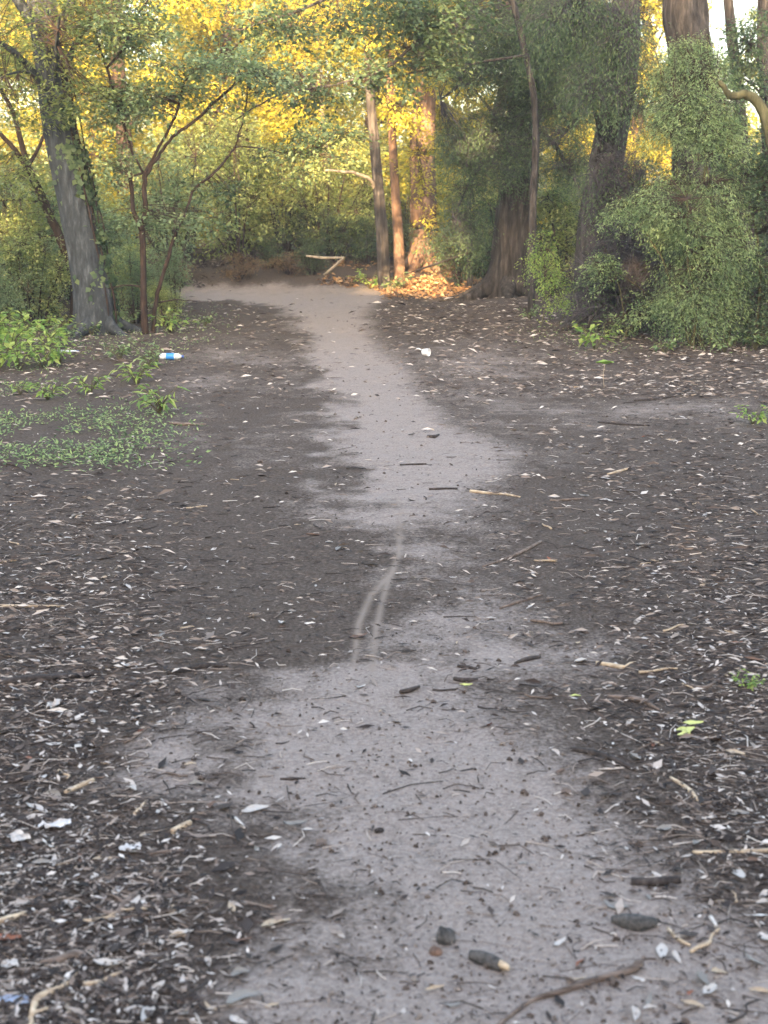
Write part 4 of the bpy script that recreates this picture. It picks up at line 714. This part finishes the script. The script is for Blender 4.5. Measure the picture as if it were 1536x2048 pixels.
# ------------------------------------------------------------------ background trees and shrubs from a few models
def proto_tree(seed, leafm, H=8.5, ncl=1500, L=.10, low=.5, per=24, Rr=2.3, bark='bark_brown'):
    g = np.random.default_rng(seed); t = empty('broadleaf_tree', (0, 0, 0)); P = np.array([[0, 0, -.1], [g.normal(0, .1), g.normal(0, .1), H*.25], [g.normal(0, .2), g.normal(0, .2), H*.5], [g.normal(0, .3), g.normal(0, .3), H*.75], [0, 0, H*.95]])
    mb = MB(); tube(mb, P, [.2, .15, .12, .08, .03], 12, 5, rough=.15, seed=seed); mb.obj('trunk', M[bark], t); bl = []; mbr = MB(); skel = list(P[1:])
    for i in range(20):
        h = low+(H-low)*(i+.5)/20; a = g.uniform(0, 6.28); rr = Rr*(1-.45*abs(h/H-.45))*g.uniform(.35, .85); c = np.array([math.cos(a)*rr, math.sin(a)*rr, h]); bl.append((*c, g.uniform(.5, 1.1), g.uniform(.5, 1.1), g.uniform(.3, .6)))
        s = np.array([np.interp(h*.8, P[:, 2], P[:, k]) for k in range(2)]+[h*.8]); m_ = (s+c)/2+[0, 0, .1]; tube(mbr, [s, m_, c], [.04, .028, .008], 5, 3); skel += [m_, c, (m_+c)/2]
    mbr.obj('branch', M[bark], t); ml, mt = MB(), MB(); C, d, _ = sample_blobs(bl, ncl, g, hole=.25); foliage(ml, mt, C, d, per, L, .5, .55, g, skel=skel, twig=.004, droop=.15); ml.obj('crown', M[leafm], t); mt.obj('twigs', M['twig'], t); return t
def place(t, first, x, y, s, rz, label, group, cat='tree'):
    o = t if first else copy_tree(t); o.location = (x, y, float(hgt(x, y))-.03); o.scale = (s, s, s*gb.uniform(.92, 1.1)); o.rotation_euler = (0, 0, rz); tag(o, label, cat, group); return o
protos = [proto_tree(101, 'leaf_sunlit'), proto_tree(102, 'leaf_sunlit', low=.9), proto_tree(103, 'leaf_mid'), proto_tree(104, 'leaf_sunlit', H=9.5, low=.4)]
used = set()
spots = [(-9.5, 27, 0, 'golden lit broadleaf tree at the far left behind the slim red brown tree'), (-7.2, 29, 1, 'sunlit yellow tree seen left of the big leaning trunk'), (-5.2, 27, 3, 'bright yellow lit tree behind the forked sapling'), (-3.2, 29.5, 0, 'bright yellow lit tree above the far end of the path, left part'),
 (-1.6, 27.5, 1, 'golden lit tree behind the arching sapling'), (-.2, 31, 3, 'golden lit tree in the middle background'), (1.3, 34, 0, 'pale golden lit tree seen between the far sunlit trunks'), (2.6, 30, 1, 'golden lit tree glimpsed left of the big rough trunk'), (4.3, 32, 3, 'golden lit tree glimpsed through the leaves right of the big rough trunk'), (6.3, 34, 1, 'golden lit tree glimpsed behind the orange-lit trunk'),
 (-12, 31, 3, 'golden lit tree beyond the left edge of the view'), (-4.2, 34, 1, 'second row golden lit tree above the forked sapling'), (-8.6, 35, 0, 'second row golden lit tree at the far left'), (-1.9, 37, 3, 'second row golden lit tree in the left middle background'), (9.8, 31, 2, 'green tree low beyond the dark bush at the right'), (-14.5, 25, 2, 'green tree standing farthest left'), (12.5, 27, 2, 'green tree standing farthest right')]
for x, y, k, lab in spots: place(protos[k], k not in used, x, y, gb.uniform(.9, 1.1), gb.uniform(0, 6.28), lab, 'sunlit background trees'); used.add(k)
def proto_shrub(seed, leafm, H=1.7, ncl=300, L=.06, per=22, Rr=.9, droop=.15):
    g = np.random.default_rng(seed); t = empty('shrub', (0, 0, 0)); bl = []; skel = []; mb = MB()
    for i in range(11):
        a = g.uniform(0, 6.28); rr = Rr*g.uniform(.1, .75); c = np.array([math.cos(a)*rr, math.sin(a)*rr, H*g.uniform(.2, .9)]); bl.append((*c, Rr*.45, Rr*.45, H*.22)); s = np.array([math.cos(a)*.08, math.sin(a)*.08, -.05]); m_ = s*.5+c*.5+[0, 0, .1]; tube(mb, [s, m_, c], [.018, .012, .005], 5, 3); skel += [m_, c]
    mb.obj('stems', M['bark_brown'], t); ml, mt = MB(), MB(); C, d, _ = sample_blobs(bl, ncl, g, hole=.22); C[:, 2] = np.maximum(C[:, 2], .08); foliage(ml, mt, C, d, per, L, .45, .36, g, skel=skel, twig=.003, droop=droop); ml.obj('leaves', M[leafm], t); mt.obj('twigs', M['twig'], t); return t
sh = [proto_shrub(201, 'leaf_olive'), proto_shrub(202, 'leaf_grey', H=2.1), proto_shrub(203, 'leaf_olive', H=2.0), proto_shrub(204, 'leaf_rust', H=.9, ncl=160), proto_shrub(205, 'leaf_dark', H=1.6)]
used = set()
sspots = [(-6.3, 21.5, 1.1, 1), (-7.8, 19.5, 1.2, 1), (-5.0, 22.5, 1.2, 0), (-4.3, 19.3, .9, 1), (-6.0, 17.5, .9, 1), (-3.6, 22.8, 1.3, 1), (-2.7, 24.5, 1.3, 2), (-1.9, 25.8, 1.3, 0), (-1.1, 25.2, 1.2, 2), (-.4, 26.3, 1.1, 2), (-3.9, 25.8, 1.5, 0), (-5.8, 25, 1.5, 1), (-8.2, 23.5, 1.5, 0), (-4.9, 20.6, .55, 1), (-5.6, 19.2, .7, 0), (-3.6, 19.0, .4, 1), (-4.4, 17.2, .45, 0), (-6.8, 16.2, .8, 1), (-4.6, 15.2, .45, 1), (-10, 22, 1.4, 1), (-.3, 24.6, .6, 4), (-1.3, 23.9, .42, 4), (-2.1, 24.4, .45, 4), (-.9, 24.9, .65, 4), (.2, 25.0, .6, 4), (-1.5, 25.3, .6, 4), (-.9, 27.6, 1.3, 4), (-5.6, 15.6, .75, 1), (-4.3, 16.0, .6, 1), (-4.3, 16.2, .7, 0), (-3.15, 16.6, .5, 1), (-2.7, 16.2, .34, 0), (-4.6, 17.6, .9, 1), (-3.6, 18.4, .6, 0), (-2.9, 18.2, .5, 1), (-4.9, 16.8, .8, 0), (-6.4, 18.4, 1.1, 1), (-5.3, 19.9, 1.0, 1), (-4.7, 14.0, .5, 1), (-5.2, 13.2, .55, 0), (-2.6, 23.4, .55, 3), (-1.7, 24.0, .5, 3), (-3.7, 20.9, .8, 3), (-3.0, 27.2, 1.6, 2), (.5, 28, 1.3, 0),  # dark green shrubs past the bend are added as the hollow's shade
 (1.4, 22.8, .9, 4), (2.0, 21.3, 1.0, 4), (2.9, 20.5, 1.1, 0), (3.4, 22.5, 1.3, 4), (1.9, 25.5, 1.2, 0), (4.4, 19.5, 1.2, 4), (5.3, 21, 1.4, 4), (6.5, 18.5, 1.4, 4), (5.6, 16.2, 1.1, 4), (3.8, 25.5, 1.5, 0), (6.8, 23.5, 1.7, 4), (-.6, 29.5, 1.6, 2), (.9, 30.5, 1.5, 2)]
thicket('low dark tangle of dead twigs on the bank beyond the path bend', (540, 535), [(570, 512, 1.2, 50, .4, 13), (650, 506, 1.2, 60, .4, 18), (710, 508, 1.0, 35, .4, 16)], 800, 72, mat='twig', leafm='leaf_dark', nl=60)
names = {0: 'olive green', 1: 'grey green', 2: 'tall olive green', 3: 'rusty brown', 4: 'dark green'}
def where(x, y):
    px, py = proj(x, y, .8)
    side = 'beyond the left edge' if px < -20 else 'left of the forked sapling' if px < 240 else 'behind the forked sapling' if px < 420 else 'beyond the path bend, left half' if px < 620 else 'beyond the path bend, middle' if px < 900 else 'behind the big rough trunk' if px < 1150 else 'behind the thicket and green bush'
    return side+(', nearer row' if y < 22 else ', farther row' if y > 26 else ', middle row')
ORD = ['leftmost']+[w_+' from left' for w_ in 'second third fourth fifth sixth seventh eighth ninth tenth eleventh twelfth thirteenth fourteenth fifteenth sixteenth seventeenth eighteenth nineteenth twentieth'.split()]
allk = [names[k]+' shrub '+where(x, y) for x, y, s, k in sspots]
for i_, (x, y, s, k) in enumerate(sspots):
    same = sorted([j for j in range(len(sspots)) if allk[j] == allk[i_]], key=lambda j: sspots[j][0]/sspots[j][1])
    lab = allk[i_] if len(same) == 1 else ('rightmost' if len(same) == 2 and same[1] == i_ else ORD[same.index(i_)])+' '+allk[i_]
    place(sh[k], k not in used, x, y, s, gb.uniform(0, 6.28), lab, names[k]+' shrubs '+where(x, y), 'shrub'); used.add(k)
# far-off wood behind everything
g = np.random.default_rng(77); ml = MB(); n = 13000; C = np.stack([g.uniform(-30, 30, n), g.uniform(39, 50, n), g.uniform(-.2, 9, n)], -1); k = (fbm(C[:, 0]*.35, C[:, 2]*.5, 3) > .25+.006*C[:, 2]) & ~((C[:, 0] > 8.4) & (C[:, 2] > 4.2)); C = C[k]
foliage(ml, None, C, g.normal(size=C.shape), 16, .22, .55, 1.1, g, droop=.1); tag(ml.obj('distant_woodland', M['leaf_sunlit']), 'far sunlit wood closing the view behind the background trees', 'woodland', kind='stuff')

# ------------------------------------------------------------------ low plants
def proto_weed(seed, leafm, H=.35, n=16, L=.11, wr=.5):
    g = np.random.default_rng(seed); t = empty('leafy_weed', (0, 0, 0)); mb = MB(); ml = MB()
    for i in range(n):
        a = g.uniform(0, 6.28); tip = np.array([math.cos(a)*H*g.uniform(.2, .9), math.sin(a)*H*g.uniform(.2, .9), H*g.uniform(.35, 1)]); tube(mb, [[0, 0, -.01], tip*[.4, .4, .6], tip], [.004, .003, .0015], 4, 3)
        m_ = 5; tt = g.uniform(.4, 1, m_)[:, None]; P = tip*tt; D = np.stack([np.cos(a+g.normal(0, .9, m_)), np.sin(a+g.normal(0, .9, m_)), g.normal(-.1, .3, m_)], -1); leaves(ml, P, D, np.array([[0, 0, 1.]])+g.normal(0, .3, (m_, 3)), L*g.uniform(.5, 1.1, m_), L*wr*g.uniform(.5, 1.1, m_), g.random(m_))
    mb.obj('stems', M['bark_moss'], t); ml.obj('leaves', M[leafm], t); return t
wd = [proto_weed(301, 'leaf_lime'), proto_weed(302, 'leaf_bright', H=.28, L=.09), proto_weed(303, 'leaf_lime', H=.16, n=12, L=.08, wr=.3)]
used = set(); wsp = []
for px, py, s, k in [(20, 700, 1.2, 0), (60, 690, 1.1, 0), (95, 700, 1, 0), (5, 660, 1.4, 1), (45, 640, 1.4, 1), (90, 650, 1.2, 1), (130, 680, .9, 1), (185, 672, .8, 1), (0, 735, 1.1, 0), (40, 740, .9, 0), (85, 735, .8, 0), (120, 725, .7, 0), (-30, 710, 1.3, 0), (-40, 650, 1.5, 1), (15, 600, 1.5, 1), (70, 600, 1.3, 1)]:
    wsp.append((px, py, s, k, 'leafy green weed in the clump at the left edge', 'clump of leafy weeds at the left edge'))
wsp += [(40, 790, .8, 2, 'pale lime seedling at the left edge below the weed clump', None), (95, 800, 1.0, 2, 'star-shaped lime tuft below the weed clump', None), (180, 790, 1.1, 2, 'lime tuft between the weed clump and the bottle', None), (275, 768, 1.3, 2, 'flat lime grass tuft just below the labelled bottle', None), (320, 826, 1.4, 2, 'wide lime tuft beside the grey branch left of the path', None),
 (300, 735, .8, 1, 'small soft green weed touching the labelled bottle', None), (240, 722, .8, 1, 'small green weed between the two bottles', None), (340, 665, .9, 0, 'bright weed at the foot of the arching sapling', None), (410, 655, .7, 1, 'low weed at the left edge of the far path', None), (265, 650, .9, 1, 'low green weed between the leaning tree and the forked sapling', None),
 (1505, 850, .45, 0, 'small lime seedling at the right edge of the litter', None), (1495, 1378, .18, 0, 'tiny green sprig at the right edge of the litter', None), (785, 586, 1.3, 1, 'upright bright seedling at the far end of the path', None), (740, 578, 1.1, 0, 'bushy yellow green seedling beside the far thin trunk', None), (1190, 700, .9, 0, 'drooping yellow green seedling before the thicket', None), (1060, 640, .7, 1, 'small green weed at the foot of the big rough trunk', None),
 (1330, 710, .8, 1, 'small green weed below the bright green bush', None), (1450, 705, .8, 1, 'small green weed at the right foot of the bright green bush', None), (1030+480, 700, 1.0, 1, 'green weed below the dark bush at the right edge', None)]
wc = [w_ for w_ in wsp if w_[5]]
def rowof(py): return 'back' if py < 620 else 'upper' if py < 662 else 'middle' if py < 712 else 'front'
wsp = [((a, b_, s_, k_, ORD[sorted(q_[0] for q_ in wc if rowof(q_[1]) == rowof(b_)).index(a)]+' leafy weed in the '+rowof(b_)+' row of the left edge clump', gr_) if gr_ else (a, b_, s_, k_, lb_, gr_)) for a, b_, s_, k_, lb_, gr_ in wsp]
for px, py, s, k, lab, grp in wsp:
    p = G(px, py); o = wd[k] if k not in used else copy_tree(wd[k]); used.add(k); o.location = p; o.scale = (s,)*3; o.rotation_euler = (0, 0, gb.uniform(0, 6.28)); tag(o, lab, 'plant'); 
    if grp: o['group'] = grp
p = G(1208, 775); t = empty('broad_leaf_seedling', p, 'seedling holding one broad pale leaf on a thin stalk, right litter', 'plant'); mb = MB(); tube(mb, [[0, 0, 0], [-.01, 0, .1], [0, 0, .2]], [.004, .003, .003], 5, 3); mb.obj('stalk', M['bark_pale'], t); o = bpy.data.objects.new('leaf', leafmesh('leaf', M['leaf_lime'], gb, .2, .5)); COL.objects.link(o); o.parent = t; o.location = (0, 0, .2); o.scale = (.15,)*3
# creeping green ground cover
g = np.random.default_rng(88); ml = MB()
def cov(px, py, m): 
    a = sm(440, 250, px)*sm(790, 850, py)*sm(955, 915, py+.06*px*0); b_ = .75*sm(500, 380, px)*sm(600, 625, py)*sm(735, 690, py); c = .55*sm(170, 60, px)*sm(700, 760, py)*sm(900, 850, py)
    d = .5*sm(1000, 1100, px)*sm(640, 660, py)*sm(720, 690, py); return np.clip(np.maximum.reduce([a, b_, c, d]), 0, 1)*(1-m)
x, y, z, px, py, m = scatter(36000, g, x0=-500, x1=1700, y0=600, y1=970, wfun=cov); k = fbm(x*2.2, y*2.2, 3) > .43; x, y, z, py = x[k], y[k], z[k], py[k]; n = len(x)
leaves(ml, np.stack([x, y, z+g.random(n)*.05], -1), np.stack([g.normal(size=n), g.normal(size=n), g.uniform(.0, .9, n)], -1), np.array([[0, 0, 1.]])+g.normal(0, .4, (n, 3)), g.uniform(.015, .045, n), g.uniform(.006, .018, n), g.random(n))
tag(ml.obj('ground_cover', M['leaf_bright'], smooth=False), 'low creeping green plants on the soil left of the upper path', 'ground cover', kind='stuff')

# ------------------------------------------------------------------ the wood behind the photographer, which shades the foreground
u = SUNV/np.linalg.norm(SUNV); uh = np.array([u[0], u[1]])/np.hypot(u[0], u[1]); vh = np.array([-uh[1], uh[0]])
LIT = [((W(1356, 40, 17.6)), .29), (W(850, 430, 24), .45), (W(850, 480, 24), .40), (W(845, 250, 24), .5), (W(790, 300, 24), .45), (W(785, 420, 24), .35), (W(820, 500, 23.5), .5), (G(770, 570), .5), (G(830, 574), .55), (G(885, 576), .6), (G(930, 580), .5), (W(235, 560, 21), .4), (W(970, 420, 24), .4), (W(900, 530, 23), .5), (G(880, 560), .5), (W(960, 350, 24), .35),
 (W(690, 345, 22.4), .3), (G(735, 578), .35)]
def keep(P):  # cuts the unseen crowns open along sun rays so chosen spots are lit
    k = np.ones(len(P), bool); tt = None
    for c, r in LIT:
        w_ = P-c; al = w_@u; dd = np.linalg.norm(w_-al[:, None]*u, axis=1); k &= dd > r
    return k
TOP = 11.3
rowc = np.array([0, 10.])+uh*27
i = 0
for row in (0, 1):
    for s in np.arange(-26, 27, 3.2):
        g = np.random.default_rng(900+i); i += 1; c = rowc+vh*(s+1.6*row)+uh*(row*3.5)+g.normal(0, .3, 2); H = TOP+g.uniform(-.4, .4)+row*.7+(1.0 if -2.3 < c[0] < 9 else -1.1)
        base = np.array([c[0], c[1], float(hgt(c[0], c[1]))]); t = empty('shade_tree', base, 'dense dark tree behind the photographer that shades the foreground', 'tree', 'trees behind the photographer')
        mb = MB(); tube(mb, [[0, 0, -.1], [.1, 0, H*.5], [0, 0, H*.95]], [.3, .2, .06], 10, 4, rough=.1); mb.obj('trunk', M['bark_dark'], t)
        bl = [(base[0], base[1], base[2]+H*f_, 2.1, 2.1, 1.3) for f_ in (.12, .26, .4, .54, .68, .8, .9)]
        C, d, _ = sample_blobs(bl, 600, g, shell=.33); ml = MB(); C[:, 2] = np.maximum(C[:, 2], .2); foliage(ml, None, C, d, 12, .42, .75, 1.0, g, keep=keep); ml.obj('crown', M['shade_leaf'], t, loc=base)

# ------------------------------------------------------------------ evening haze in the air between the trees
bx = MB(); x0, x1, y0, y1, z0, z1 = -75, 75, -50, 100, -3.5, 16.0
bx.add([(x0, y0, z0), (x1, y0, z0), (x1, y1, z0), (x0, y1, z0), (x0, y0, z1), (x1, y0, z1), (x1, y1, z1), (x0, y1, z1)], [(0, 3, 2, 1), (4, 5, 6, 7), (0, 1, 5, 4), (1, 2, 6, 5), (2, 3, 7, 6), (3, 0, 4, 7)])
hm = bpy.data.materials.new('evening_haze'); hm.use_nodes = True; hn = hm.node_tree; hn.nodes.remove(hn.nodes['Principled BSDF'])
pv = hn.nodes.new('ShaderNodeVolumePrincipled'); pv.inputs['Color'].default_value = (.9, .92, .95, 1); pv.inputs['Density'].default_value = .0020; pv.inputs['Anisotropy'].default_value = .2
hn.links.new(pv.outputs[0], hn.nodes['Material Output'].inputs['Volume'])
tag(bx.obj('haze', hm, smooth=False), 'thin pale evening haze in the air between the trees', 'haze', kind='stuff')
